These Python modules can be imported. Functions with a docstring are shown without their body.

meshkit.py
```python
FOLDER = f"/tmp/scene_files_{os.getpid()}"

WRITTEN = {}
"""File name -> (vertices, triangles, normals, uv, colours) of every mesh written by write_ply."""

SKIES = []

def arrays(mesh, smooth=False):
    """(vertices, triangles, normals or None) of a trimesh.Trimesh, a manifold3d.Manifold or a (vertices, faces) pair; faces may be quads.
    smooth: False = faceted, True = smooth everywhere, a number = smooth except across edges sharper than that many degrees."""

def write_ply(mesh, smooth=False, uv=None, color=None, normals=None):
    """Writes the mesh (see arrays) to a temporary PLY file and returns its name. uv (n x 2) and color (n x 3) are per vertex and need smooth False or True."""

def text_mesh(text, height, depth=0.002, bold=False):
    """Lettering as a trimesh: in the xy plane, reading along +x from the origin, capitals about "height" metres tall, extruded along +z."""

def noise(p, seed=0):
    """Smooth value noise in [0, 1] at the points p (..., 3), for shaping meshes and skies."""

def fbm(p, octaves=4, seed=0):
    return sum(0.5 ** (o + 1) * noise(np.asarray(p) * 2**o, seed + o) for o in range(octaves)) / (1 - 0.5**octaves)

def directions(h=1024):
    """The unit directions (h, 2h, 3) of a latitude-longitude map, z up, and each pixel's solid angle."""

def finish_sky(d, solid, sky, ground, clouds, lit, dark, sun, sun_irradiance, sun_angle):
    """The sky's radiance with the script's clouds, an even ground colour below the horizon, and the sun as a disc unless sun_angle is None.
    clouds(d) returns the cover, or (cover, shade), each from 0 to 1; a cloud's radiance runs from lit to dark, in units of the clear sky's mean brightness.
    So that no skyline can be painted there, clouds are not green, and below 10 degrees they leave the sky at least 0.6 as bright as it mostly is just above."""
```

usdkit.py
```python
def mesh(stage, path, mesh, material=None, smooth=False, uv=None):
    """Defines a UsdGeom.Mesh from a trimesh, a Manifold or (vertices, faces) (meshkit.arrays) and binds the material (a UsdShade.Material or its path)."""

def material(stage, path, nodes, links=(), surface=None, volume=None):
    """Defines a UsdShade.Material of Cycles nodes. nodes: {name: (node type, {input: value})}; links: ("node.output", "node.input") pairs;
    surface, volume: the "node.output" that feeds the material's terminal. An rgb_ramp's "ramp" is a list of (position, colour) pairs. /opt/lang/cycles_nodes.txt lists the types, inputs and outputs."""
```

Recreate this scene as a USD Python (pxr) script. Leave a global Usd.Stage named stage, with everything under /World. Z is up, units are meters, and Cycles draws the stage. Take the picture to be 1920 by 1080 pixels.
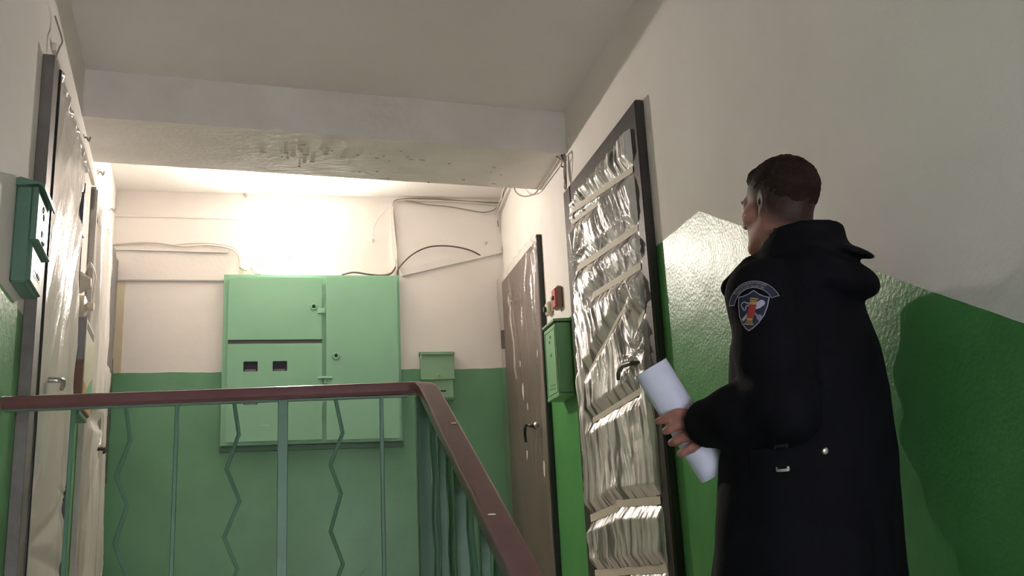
import math, random
import numpy as np
import trimesh, manifold3d as m3, shapely, shapely.geometry as sg, shapely.affinity as sa
import meshkit, usdkit
from pxr import Usd, UsdGeom, UsdLux, UsdShade, Gf, Sdf

stage = Usd.Stage.CreateInMemory()
UsdGeom.SetStageUpAxis(stage, 'Z')
UsdGeom.SetStageMetersPerUnit(stage, 1.0)
UsdGeom.Xform.Define(stage, '/World')
UsdGeom.Scope.Define(stage, '/World/Looks')

# ------------------------------------------------------------------ camera, sky, exposure
CAM_Z, YAW, PITCH, ROLL, FPX = 0.4339, 0.2242, 0.2453, -0.0512, 1796.8
EXPOSURE = 1.22
LAMP = 1900.0            # radiance of the bare bulb
NECK = 0.05             # the frosted neck glows weaker than the diffuser
SKY = 2.6               # daylight behind the stair window
fw = np.array([math.sin(YAW)*math.cos(PITCH), math.cos(YAW)*math.cos(PITCH), math.sin(PITCH)])
r0 = np.array([math.cos(YAW), -math.sin(YAW), 0.0]); u0 = np.cross(r0, fw)
rt = math.cos(ROLL)*r0 + math.sin(ROLL)*u0; up = -math.sin(ROLL)*r0 + math.cos(ROLL)*u0
cam = UsdGeom.Camera.Define(stage, '/World/camera')
cam.CreateHorizontalApertureAttr(36.0); cam.CreateVerticalApertureAttr(20.25)
cam.CreateFocalLengthAttr(36.0*FPX/1920); cam.CreateClippingRangeAttr(Gf.Vec2f(0.02, 100))
cam.CreateExposureAttr(EXPOSURE)
cam.AddTransformOp().Set(Gf.Matrix4d(*rt, 0, *up, 0, *(-fw), 0, 0, 0, CAM_Z, 1))
dome = UsdLux.DomeLight.Define(stage, '/World/sky')       # overcast daylight, enters by the stair window
dome.CreateColorAttr(Gf.Vec3f(0.95, 0.92, 1.0)); dome.CreateIntensityAttr(SKY)

# ------------------------------------------------------------------ helpers: materials
def mat(name, color, rough=0.6, color2=None, nscale=6.0, bump=0.0, bscale=60.0, bdist=0.004, metal=0.0, spec=0.5, detail=4, coat=0.0, sheen=0.0, ramp=(0.35, 0.65)):
    n = {'p': ('principled_bsdf', dict(base_color=color, roughness=rough, metallic=metal, specular_ior_level=spec, coat_weight=coat, coat_roughness=0.12, sheen_weight=sheen)),
         'g': ('geometry', {})}
    l = []
    if color2 is not None:
        n['n'] = ('noise_texture', dict(scale=nscale, detail=detail, roughness=0.6))
        n['r'] = ('rgb_ramp', {'ramp': [(ramp[0], color), (ramp[1], color2)]})
        l += [('g.position', 'n.vector'), ('n.fac', 'r.fac'), ('r.color', 'p.base_color')]
    if bump:
        n['bn'] = ('noise_texture', dict(scale=bscale, detail=3, roughness=0.55))
        n['b'] = ('bump', dict(strength=bump, distance=bdist, use_object_space=False))
        l += [('g.position', 'bn.vector'), ('bn.fac', 'b.height'), ('b.normal', 'p.normal')]
    return usdkit.material(stage, '/World/Looks/' + name, n, l, surface='p.BSDF')

WHITE, WHITE2 = (0.83, 0.80, 0.76), (0.78, 0.745, 0.70)
GREEN, GREEN2 = (0.10, 0.33, 0.10), (0.08, 0.285, 0.085)

def wall_paint(name, zline, slope=0.0, y0=0.0, green=GREEN, green2=GREEN2, grough=0.3, bump=0.5, bscale=55.0, bdist=0.004, gspec=0.5):
    """Whitewash above, glossy green oil paint below a painted line at height zline (falling by slope for y < y0)."""
    n = {'g': ('geometry', {}), 'xyz': ('separate_xyz', {}),
         'dy': ('math', dict(math_type='subtract', value1=y0)), 'dyc': ('math', dict(math_type='maximum', value2=0.0)),
         'zl': ('math', dict(math_type='multiply_add', value2=slope)), 'wv': ('noise_texture', dict(scale=4.0, detail=5)),
         'wz': ('math', dict(math_type='multiply_add', value2=0.02, value3=-0.01 + zline)), 'zz': ('math', dict(math_type='subtract')),
         'm': ('math', dict(math_type='greater_than', value2=0.0)),
         'n1': ('noise_texture', dict(scale=1.7, detail=6, roughness=0.65)), 'r1': ('rgb_ramp', {'ramp': [(0.35, WHITE), (0.7, WHITE2)]}),
         'n2': ('noise_texture', dict(scale=3.0, detail=5, roughness=0.6)), 'r2': ('rgb_ramp', {'ramp': [(0.35, green), (0.65, green2)]}),
         'bn': ('noise_texture', dict(scale=bscale, detail=3, roughness=0.5)), 'bm': ('noise_texture', dict(scale=6.0, detail=2)),
         'bh': ('math', dict(math_type='multiply_add', value2=3.0)),
         'bg': ('bump', dict(strength=bump, distance=bdist)), 'bw': ('bump', dict(strength=0.25, distance=0.003)),
         'pw': ('principled_bsdf', dict(roughness=0.85, specular_ior_level=0.25)),
         'pg': ('principled_bsdf', dict(roughness=grough, specular_ior_level=gspec)), 'mix': ('mix_closure', {})}
    l = [('g.position', 'xyz.vector'), ('xyz.y', 'dy.value2'), ('dy.value', 'dyc.value1'), ('g.position', 'wv.vector'), ('wv.fac', 'wz.value1'),
         ('dyc.value', 'zl.value1'), ('xyz.z', 'zl.value3'), ('zl.value', 'zz.value1'), ('wz.value', 'zz.value2'), ('zz.value', 'm.value1'),
         ('g.position', 'n1.vector'), ('n1.fac', 'r1.fac'), ('r1.color', 'pw.base_color'), ('g.position', 'n2.vector'), ('n2.fac', 'r2.fac'), ('r2.color', 'pg.base_color'),
         ('g.position', 'bn.vector'), ('g.position', 'bm.vector'), ('bm.fac', 'bh.value1'), ('bn.fac', 'bh.value3'), ('bh.value', 'bg.height'), ('bn.fac', 'bw.height'),
         ('bg.normal', 'pg.normal'), ('bw.normal', 'pw.normal'), ('m.value', 'mix.fac'), ('pg.BSDF', 'mix.closure1'), ('pw.BSDF', 'mix.closure2')]
    return usdkit.material(stage, '/World/Looks/' + name, n, l, surface='mix.closure')

def film_mat(name, clear=0.4, gloss=0.5, white=(0.85, 0.83, 0.79), rough=0.16, clear2=None):
    """Thin polyethylene sheet: partly clear, partly milky, shiny."""
    n = {'g': ('geometry', {}), 'bn': ('noise_texture', dict(scale=90.0, detail=3)), 'b': ('bump', dict(strength=0.6, distance=0.003)),
         'd': ('diffuse_bsdf', dict(color=white)), 't': ('translucent_bsdf', dict(color=white)), 'dt': ('mix_closure', dict(fac=0.2)),
         'gl': ('glossy_bsdf', dict(color=(0.95, 0.94, 0.92), roughness=rough)), 'm1': ('mix_closure', dict(fac=gloss)),
         'tr': ('transparent_bsdf', dict(color=(0.97, 0.97, 0.97))), 'm2': ('mix_closure', dict(fac=clear))}
    l = [('g.position', 'bn.vector'), ('bn.fac', 'b.height'), ('b.normal', 'gl.normal'), ('d.BSDF', 'dt.closure1'), ('t.BSDF', 'dt.closure2'),
         ('dt.closure', 'm1.closure1'), ('gl.BSDF', 'm1.closure2'), ('m1.closure', 'm2.closure1'), ('tr.BSDF', 'm2.closure2')]
    if clear2 is not None:                                   # clings and turns clear in long streaks
        n.update({'mp': ('mapping', dict(scale=(3.0, 15.0, 1.5), rotation=(0.22, 0, 0))), 'sn': ('noise_texture', dict(scale=1.0, detail=3, roughness=.6, distortion=.6)),
                  'sr': ('map_range', dict(range_type='smoothstep', from_min=.47, from_max=.60, to_min=clear, to_max=clear2, clamp=True))})
        l += [('g.position', 'mp.vector'), ('mp.vector', 'sn.vector'), ('sn.fac', 'sr.value'), ('sr.result', 'm2.fac')]
    return usdkit.material(stage, '/World/Looks/' + name, n, l, surface='m2.closure')

# ------------------------------------------------------------------ helpers: scene tree
used, origin = {}, {}
def path_for(name, parent):
    k = (parent, name); c = used.get(k, -1) + 1; used[k] = c
    return f'{parent}/{name}' + (f'_{c:03d}' if c else '')
def tag(path, label=None, cat=None, group=None, kind=None):
    p = stage.GetPrimAtPath(path)
    for k, v in (('label', label), ('category', cat), ('group', group), ('kind', kind)):
        if v: p.SetCustomDataByKey(k, v)
def thing(name, label, cat, loc=(0, 0, 0), group=None, kind=None):
    path = path_for(name, '/World'); x = UsdGeom.Xform.Define(stage, path)
    x.AddTranslateOp().Set(Gf.Vec3d(*map(float, loc))); origin[path] = np.asarray(loc, float)
    tag(path, label, cat, group, kind); return path
def root_of(path): return '/'.join(path.split('/')[:3])
def obj(name, mesh, material, parent='/World', smooth=30, label=None, cat=None, group=None, kind=None, uv=None):
    """One Mesh prim from world-space geometry (moved into its thing's frame)."""
    path = path_for(name, parent)
    if isinstance(mesh, (list,)): mesh = cat_mesh(mesh)
    v, f, nn = meshkit.arrays(mesh, False)
    o = origin.get(root_of(parent) if parent != '/World' else '', np.zeros(3))
    usdkit.mesh(stage, path, trimesh.Trimesh(v - o, f, process=False), material, smooth)
    tag(path, label, cat, group, kind); return path

# ------------------------------------------------------------------ helpers: shapes
def tm(x):
    if isinstance(x, trimesh.Trimesh): return x
    v, f, _ = meshkit.arrays(x, False); return trimesh.Trimesh(v, f, process=False)
def cat_mesh(ms): return trimesh.util.concatenate([tm(m) for m in ms])
def bx(x0, x1, y0, y1, z0, z1, c=0.0):
    """Box with chamfered edges."""
    lo, hi = np.minimum([x0, y0, z0], [x1, y1, z1]).astype(float), np.maximum([x0, y0, z0], [x1, y1, z1]).astype(float)
    c = min(c, 0.45*(hi - lo).min())
    if c <= 0:
        b = trimesh.creation.box(hi - lo); b.apply_translation((lo + hi)/2); return b
    P = []
    for i in range(8):
        s = np.array([i & 1, i >> 1 & 1, i >> 2 & 1]); q = np.where(s, hi, lo); d = np.where(s, -c, c)
        for k in range(3):
            e = d.copy(); e[k] = 0; P.append(q + e)
    return tm(m3.Manifold.hull_points(np.array(P)))
def catmull(P, n=8):
    P = np.asarray(P, float)
    if len(P) < 3: return P
    Q = np.vstack([2*P[0] - P[1], P, 2*P[-1] - P[-2]]); out = []
    for i in range(len(P) - 1):
        a, b, c, d = Q[i:i+4]
        for t in np.linspace(0, 1, n, endpoint=False):
            out.append(0.5*((2*b) + (c - a)*t + (2*a - 5*b + 4*c - d)*t*t + (3*b - a - 3*c + d)*t**3))
    return np.vstack([out, P[-1]])
def tube(P, r, sides=8, smooth=0, cap=True):
    P = catmull(P, smooth) if smooth else np.asarray(P, float)
    R = np.interp(np.linspace(0, 1, len(P)), np.linspace(0, 1, len(r)), r) if np.ndim(r) else np.full(len(P), float(r))
    t = np.gradient(P, axis=0); t /= np.linalg.norm(t, axis=1, keepdims=True) + 1e-12
    n = np.cross(t[0], [0.31, 0.53, 0.79]); n /= np.linalg.norm(n); V = []
    ang = np.arange(sides)*2*np.pi/sides
    for i in range(len(P)):
        n = n - t[i]*(n @ t[i]); n /= np.linalg.norm(n) + 1e-12; b = np.cross(t[i], n)
        V.append(P[i] + R[i]*(np.cos(ang)[:, None]*n + np.sin(ang)[:, None]*b))
    V = np.vstack(V); F = []
    for i in range(len(P) - 1):
        for j in range(sides):
            a, b = i*sides + j, i*sides + (j + 1) % sides
            F += [[a, b, b + sides], [a, b + sides, a + sides]]
    if cap:
        k = len(V); V = np.vstack([V, P[0], P[-1]]); e = (len(P) - 1)*sides
        for j in range(sides):
            F += [[k, (j + 1) % sides, j], [k + 1, e + j, e + (j + 1) % sides]]
    return trimesh.Trimesh(V, np.array(F), process=False)
def sweep_rect(P, w, h, upv=(0, 0, 1), side=None, ch=0.0):
    """Bar of rectangular section (corners cut by ch) along a polyline with mitred corners; w across, h along upv."""
    P = np.asarray(P, float); upv = np.asarray(upv, float); n = len(P); V = []; a, b = w/2, h/2
    sec = [(a, b), (-a, b), (-a, -b), (a, -b)] if ch <= 0 else [(a, b - ch), (a - .3*ch, b - .3*ch), (a - ch, b), (-a + ch, b), (-a + .3*ch, b - .3*ch), (-a, b - ch), (-a, -b + ch), (-a + ch, -b), (a - ch, -b), (a, -b + ch)]
    m_ = len(sec)
    for i in range(n):
        t0 = P[i] - P[i-1] if i else P[1] - P[0]; t1 = P[i+1] - P[i] if i < n - 1 else t0
        t0 = t0/np.linalg.norm(t0); t1 = t1/np.linalg.norm(t1); t = t0 + t1; t /= np.linalg.norm(t)
        s = np.cross(t, upv) if side is None else np.asarray(side, float); s = s - t*(s @ t); s /= np.linalg.norm(s); u = np.cross(s, t)
        k = 1/max(0.5, math.sqrt(max(0.0, (1 + t0 @ t1)/2)))
        V += [P[i] + s*x*k + u*y for x, y in sec]
    F = []
    for i in range(n - 1):
        for j in range(m_):
            c, d = m_*i + j, m_*i + (j + 1) % m_
            F += [[c, c + m_, d + m_], [c, d + m_, d]]
    e = m_*(n - 1)
    for j in range(1, m_ - 1): F += [[0, j, j + 1], [e, e + j + 1, e + j]]
    m = trimesh.Trimesh(V, F, process=False)
    if m.volume < 0: m.invert()
    return m
def lathe(profile, sides=24):
    """Revolve (radius, height) points about z."""
    m = trimesh.creation.revolve(np.asarray(profile, float), sections=sides)
    if m.volume < 0: m.invert()
    return m
def xf(mesh, cols, org):
    """Affine map (u, v, w) -> org + u*c0 + v*c1 + w*c2."""
    mesh = tm(mesh); A = np.stack([np.asarray(c, float) for c in cols], 1)
    v = np.asarray(mesh.vertices) @ A.T + np.asarray(org, float); f = np.array(mesh.faces)
    if np.linalg.det(A) < 0: f = f[:, ::-1]
    return trimesh.Trimesh(v, f, process=False)
def plate(poly, h0, h1):
    """Extruded shapely polygon between heights h0 and h1 (in local z)."""
    gs = getattr(poly, 'geoms', [poly]); out = []
    for g in gs:
        m = trimesh.creation.extrude_polygon(g, h1 - h0, engine='earcut'); m.apply_translation([0, 0, h0]); out.append(m)
    return cat_mesh(out)

# ------------------------------------------------------------------ room frames
XR, YB, ZS, ZN, ZC, ZL = 1.3901, 6.3555, 2.364, 2.60, 2.717, 1.5      # right wall, back wall, beam soffit, near ceiling, far ceiling, paint line
YREAR, ZMID = -1.45, -1.35
aL = -0.1039
xL = lambda y: -0.9936 + aL*(y - 4.5)
nn = math.hypot(1, aL); dL = np.array([aL, 1, 0])/nn; nL = np.array([1, -aL, 0])/nn
def BACK(m): return xf(m, [(1, 0, 0), (0, 0, 1), (0, -1, 0)], (0, YB, 0))         # u = x, v = z, w = out of the wall
def RIGHT(m): return xf(m, [(0, 1, 0), (0, 0, 1), (-1, 0, 0)], (XR, 0, 0))        # u = y
def LEFT(m): return xf(m, [dL*nn, (0, 0, 1), nL], (xL(0), 0, 0))                  # u = y
def pB(x, z, w=0.0): return np.array([x, YB - w, z])
def pR(y, z, w=0.0): return np.array([XR - w, y, z])
def pL(y, z, w=0.0): return np.array([xL(y), y, z]) + w*nL

# ------------------------------------------------------------------ materials
M_back = wall_paint('back_wall_paint', ZL, green=(0.15, 0.36, 0.20), green2=(0.13, 0.32, 0.175), grough=0.36, bump=0.2)
M_right = wall_paint('right_wall_paint', ZL, slope=0.5017, y0=3.032, grough=0.34, bump=0.45, bscale=85.0, bdist=0.003, gspec=0.30)
M_left = wall_paint('left_wall_paint', 1.17, grough=0.33, bump=0.4)
M_white = mat('whitewash', WHITE, 0.85, WHITE2, 1.5, bump=0.3, bscale=40, spec=0.25)
M_white_worn = mat('whitewash_worn', (0.80, 0.77, 0.72), 0.85, (0.70, 0.665, 0.61), 2.2, bump=0.5, bscale=30, spec=0.25)
M_concrete = mat('concrete', (0.47, 0.44, 0.40), 0.8, (0.39, 0.365, 0.33), 5, bump=0.5, bscale=50)
M_panel = mat('panel_green', (0.26, 0.52, 0.34), 0.4, (0.24, 0.485, 0.315), 3, bump=0.15, bscale=30)
M_rail_green = mat('railing_green', (0.105, 0.225, 0.15), 0.42, (0.09, 0.195, 0.13), 8, bump=0.3, bscale=70)
M_box_green = mat('mailbox_green', (0.20, 0.42, 0.21), 0.42, (0.18, 0.38, 0.19), 6, bump=0.2, bscale=60)
M_box_pale = mat('mailbox_pale_green', (0.24, 0.43, 0.26), 0.42, (0.22, 0.40, 0.24), 6, bump=0.2, bscale=60)
M_box_teal = mat('mailbox_teal', (0.12, 0.235, 0.165), 0.42, (0.105, 0.21, 0.15), 6, bump=0.2, bscale=60)
M_dark = mat('dark_gap', (0.015, 0.015, 0.016), 0.7)
M_handrail = mat('handrail_brown', (0.185, 0.082, 0.082), 0.24, (0.16, 0.07, 0.072), 9, bump=0.15, bscale=25)
M_chip = mat('bare_chip', (0.72, 0.66, 0.60), 0.8)
M_steel = mat('dark_steel_paint', (0.055, 0.05, 0.048), 0.36, (0.045, 0.041, 0.04), 20, bump=0.15, bscale=150, metal=0.2)
M_frame_grey = mat('worn_frame_paint', (0.20, 0.18, 0.165), 0.5, (0.15, 0.135, 0.125), 14, bump=0.2, bscale=90)
M_frame_dim = mat('gap_shade_paint', (0.09, 0.085, 0.095), 0.6)
M_steel_lit = mat('brown_steel_paint', (0.055, 0.045, 0.04), 0.5, (0.045, 0.037, 0.033), 20, bump=0.1, bscale=120, spec=.18)
M_leaf_dark = mat('door_leaf_dark', (0.10, 0.085, 0.075), 0.4, (0.08, 0.07, 0.062), 6)
M_leaf_brown = mat('door_leaf_brown', (0.155, 0.10, 0.088), 0.5, (0.12, 0.08, 0.07), 5, bump=0.2)
M_leaf_white = mat('door_leaf_pale', (0.66, 0.63, 0.58), 0.5, (0.62, 0.59, 0.54), 3)
M_film = film_mat('door_film_silver', clear=0.06, clear2=.78, gloss=0.62, rough=.38, white=(.9, .88, .85))
M_film_brown = film_mat('door_film_thin', clear=0.8, gloss=0.6, white=(0.7, 0.66, 0.62), rough=0.2)
M_film_white = film_mat('door_film_milky', clear=0.25, gloss=0.28, white=(0.83, 0.80, 0.75), rough=0.2)
M_tape = mat('masking_tape', (0.62, 0.58, 0.47), 0.7, (0.57, 0.53, 0.43), 30)
M_chrome = mat('worn_chrome', (0.45, 0.43, 0.41), 0.25, metal=0.9)
M_black = mat('black_plastic', (0.02, 0.02, 0.02), 0.35)
M_cable_white = mat('cable_white', (0.70, 0.65, 0.58), 0.5)
M_cable_grey = mat('cable_grey', (0.30, 0.26, 0.22), 0.5)
M_cable_dark = mat('cable_dark', (0.12, 0.09, 0.075), 0.5)
M_cream = mat('cream_plastic', (0.62, 0.57, 0.45), 0.45)
M_redplastic = mat('red_plastic', (0.45, 0.06, 0.055), 0.4)
M_grey_box = mat('grey_box', (0.27, 0.26, 0.27), 0.45)
M_meter_strip = mat('meter_strip', (0.38, 0.36, 0.42), 0.4)
M_brown_box = mat('brown_box', (0.24, 0.13, 0.09), 0.5)
M_yellow_box = mat('box_front_olive', (0.46, 0.45, 0.33), 0.5)
M_box_g = mat('box_front_green', (0.10, 0.34, 0.17), 0.5)
M_box_o = mat('box_front_orange', (0.55, 0.24, 0.06), 0.5)
M_glass = usdkit.material(stage, '/World/Looks/window_glass', {'t': ('transparent_bsdf', {}), 'g': ('glossy_bsdf', dict(roughness=0.02)), 'f': ('fresnel', {}), 'm': ('mix_closure', {})},
                          [('f.fac', 'm.fac'), ('t.BSDF', 'm.closure1'), ('g.BSDF', 'm.closure2')], surface='m.closure')
M_neck = usdkit.material(stage, '/World/Looks/lit_bulb_neck', {'e': ('emission', dict(color=(1.0, 0.87, 0.78), strength=LAMP*NECK))}, [], surface='e.emission')
M_bulb = usdkit.material(stage, '/World/Looks/lit_bulb', {'e': ('emission', dict(color=(1.0, 0.87, 0.78), strength=LAMP))}, [], surface='e.emission')
M_paper = mat('white_paper', (0.72, 0.75, 0.92), 0.65)

# ------------------------------------------------------------------ the room: floor, stairs, walls, ceiling
YT = 2.83
RX = 0.385                                                    # the flight's railing stands on this line
fl = thing('floor', 'grey concrete stair landing with flights of steps going down', 'floor', kind='structure')
P = sg.Polygon([(xL(YT) - .1, YT), (XR, YT), (XR, YB), (xL(YB) - .1, YB)])
obj('landing_slab', plate(P, -0.2, 0.0), M_concrete, fl)
for k in range(1, 9):
    obj('step', bx(0.33, XR, YT - .3*k, YT - .3*(k - 1) + (0.02 if k > 1 else 0), -.15*k - .15, -.15*k, .006), M_concrete, fl)
obj('half_landing_slab', plate(sg.Polygon([(xL(YREAR) - .1, YREAR), (XR, YREAR), (XR, 0.43), (xL(.43) - .1, .43)]), ZMID - .2, ZMID), M_concrete, fl)
for k in range(1, 9):
    y = 0.43 + .3*(k - 1); obj('step', bx(xL(y) - .05, 0.27, y - .02, y + .3, ZMID - .15*k - .15, ZMID - .15*k, .006), M_concrete, fl)
obj('lower_slab', plate(sg.Polygon([(xL(.5) - .1, .5), (XR, .5), (XR, YB), (xL(YB) - .1, YB)]), -2.9, -2.7), M_concrete, fl)

wb = thing('wall_back', 'back wall of the landing, whitewashed above and green oil paint below', 'wall', kind='structure')
obj('plaster', BACK(bx(-1.5, XR + .2, -2.9, 2.85, -.15, 0)), M_back, wb, smooth=False)
obj('plaster_ledge', BACK(bx(-1.2, -.30, 2.10, 2.537, -.01, .022, .006)), M_white, wb)
obj('ledge_lip', BACK(bx(-1.2, -.298, 2.526, 2.542, -.01, .034, .004)), M_white, wb)
obj('unpainted_strip', BACK(bx(-1.2, -1.10, 1.50, 2.29, -.01, .006, .002)), mat('yellowed_plaster', (0.62, 0.55, 0.40), 0.85, (0.55, 0.49, 0.36), 9), wb)
wr = obj('wall_right', RIGHT(bx(YREAR - .15, YB + .15, -2.9, 2.85, -.15, 0)), M_right, smooth=False, kind='structure', cat='wall', label='right stair wall with glossy green paint stepping down along the flight')
wl = obj('wall_left', LEFT(bx(YREAR - .15, YB + .15, -2.9, 2.85, -.15, 0)), M_left, smooth=False, kind='structure', cat='wall', label='left whitewashed wall behind the near mailbox and two wrapped doors')
rear = m3.Manifold.cube([2.4, .15, 5.75]).translate([-.7, YREAR - .15, -2.9]) - m3.Manifold.cube([1.1, .5, 1.25]).translate([-.05, YREAR - .3, -.40])
obj('wall_rear', tm(rear), M_white, smooth=False, kind='structure', cat='wall', label='rear stairwell wall with a window above the half landing')
win = thing('window_1', 'white framed stair window in the rear wall over the half landing', 'window', kind='structure')
fr = [bx(-.05, 1.05, YREAR - .11, YREAR - .05, z, z + .06, .006) for z in (-.40, .79)] + [bx(x, x + .06, YREAR - .11, YREAR - .05, -.40, .85, .006) for x in (-.05, .47, .99)]
obj('window_frame', cat_mesh(fr), M_white, win)
for x in (.01, .53): obj('pane', bx(x, x + .46, YREAR - .085, YREAR - .08, -.34, .79), M_glass, win)

ce = thing('ceiling', 'whitewashed ceiling with a deep crossbeam and a lamp-lit recess beyond', 'ceiling', kind='structure')
b0, b1, b2, b3 = (-1.30, 4.346), (XR + .05, 4.616), (XR + .05, 5.185), (-1.30, 4.920)
obj('near_slab', plate(sg.Polygon([(-.9, YREAR - .1), (XR + .05, YREAR - .1), (XR + .05, 4.62), (-1.3, 4.40), (-1.3, 2.5)]), ZN, ZN + .2), M_white, ce, smooth=False)
# the beam is subdivided a little and its arrises are worn
bm = plate(sg.Polygon([b0, b1, b2, b3]), ZS, ZN + .2).subdivide_to_size(.07)
v = np.array(bm.vertices); low = v[:, 2] < ZS + 1e-6
v[low, 2] += .004*(meshkit.fbm(v[low]*9.0, 3, 5) - .5)
v[:, 1] += .006*(meshkit.fbm(v*7.0 + 3, 3, 8) - .5)*(v[:, 2] < ZN)
obj('crossbeam', trimesh.Trimesh(v, bm.faces, process=False), M_white_worn, ce, smooth=40)
obj('recess_slab', plate(sg.Polygon([(-1.4, 4.9), (XR + .05, 5.1), (XR + .05, YB + .05), (-1.4, YB + .05)]), ZC, ZC + .1), M_white, ce, smooth=False)
rg = np.random.default_rng(3)                                # patches of flaked whitewash on the beam's underside
def on_beam(x, t): return np.array([x, (4.346 + .11*(x + 1.3) + .08)*(1 - t) + t*(4.92 + .11*(x + 1.3) - .02), ZS - .001])
for (cx, ct, n, sx) in ((-.05, .45, 16, .09), (.36, .30, 12, .12), (.62, .75, 7, .16), (.95, .4, 5, .15)):
    pcs = []
    for _ in range(n):
        c = on_beam(cx + rg.normal(0, sx), np.clip(ct + rg.normal(0, .12), .03, .97)); a = rg.uniform(.004, .016); b = a*rg.uniform(.12, .3)
        ang = np.linspace(0, 2*np.pi, 8)[:-1]; k = rg.uniform(.6, 1.3, 7)
        pcs.append(sa.translate(sa.rotate(sg.Polygon(np.stack([a*k*np.cos(ang), b*k*np.sin(ang)], 1)), rg.uniform(-12, 18)), c[0], c[1]))
    obj('flaked_patch', cat_mesh([plate(p, ZS - .004, ZS + .003) for p in pcs]), mat('old_plaster' if cx < 0 else 'old_plaster_' + 'abc'[int(cx > .5) + int(cx > .8)], (0.52, 0.46, 0.39), 0.9), ce, smooth=False, kind='stuff')

# ------------------------------------------------------------------ the lamp
lb = thing('light_bulb', 'glowing bare lamp bulb on the back wall above the green meter cabinet', 'light', (-.06, YB - .09, 2.315))
lc = np.array([-.06, YB, 2.315])
def out_of_back(prof, c, n=24): return xf(lathe(prof, n), [(1, 0, 0), (0, 0, 1), (0, -1, 0)], c)
obj('lampholder', out_of_back([(0, 0), (.040, 0), (.040, .010), (.020, .016), (.018, .030), (0, .030)], lc), M_cream, lb)
obj('bulb_neck', out_of_back([(0, .030), (.018, .0302), (.024, .045), (.027, .060), (0, .0605)], lc), M_neck, lb, smooth=40)
obj('bulb_rim', out_of_back([(.0, .060), (.027, .060), (.0345, .064), (.0350, .078), (.0338, .079), (.032, .070), (0, .070)], lc), M_cream, lb, smooth=40)
obj('bulb', out_of_back([(0, .0705), (.031, .0705), (.0325, .076), (.030, .080), (.022, .0835), (.011, .0855), (0, .086)], lc), M_bulb, lb, smooth=True)

# ------------------------------------------------------------------ electric meter cabinet on the back wall
cab = thing('meter_cabinet', 'wide green steel electric meter cabinet with four reading windows', 'cabinet', pB(.08, 1.02))
X0, X1, Z0, Z1, D = -.485, .652, 1.02, 2.128, .095
fr = m3.Manifold.cube([X1 - X0, Z1 - Z0, D - .014]).translate([X0, Z0, 0])
for (a, b, c, d) in ((-.45, .135, 1.685, 2.10), (-.45, .135, 1.045, 1.655), (.175, .625, 1.045, 2.10)):
    fr -= m3.Manifold.cube([b - a, d - c, .2]).translate([a, c, .02])
obj('cabinet_frame', BACK(fr), M_panel, cab)
wins = [(-.352, -.264, 1.482, 1.548), (-.171, -.081, 1.482, 1.549), (-.349, -.260, 1.270, 1.343), (-.170, -.081, 1.282, 1.342)]
def door(a, b, c, d, holes=()):
    p = sg.box(a, c, b, d).buffer(-.004).buffer(.004)
    for h in holes: p = p.difference(sg.box(h[0], h[2], h[1], h[3]).buffer(-.008).buffer(.008))
    return cat_mesh([BACK(plate(p, D - .006, D + .014))])
d1 = obj('cabinet_door', door(-.452, .139, 1.688, 2.104), M_panel, cab)
d2 = obj('cabinet_door', door(-.452, .139, 1.040, 1.662, wins), M_panel, cab)
d3 = obj('cabinet_door', door(.166, .634, 1.036, 2.112), M_panel, cab)
obj('door_gap', BACK(bx(-.45, .139, 1.664, 1.686, D - .02, D + .004)), M_frame_dim, cab)
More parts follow.
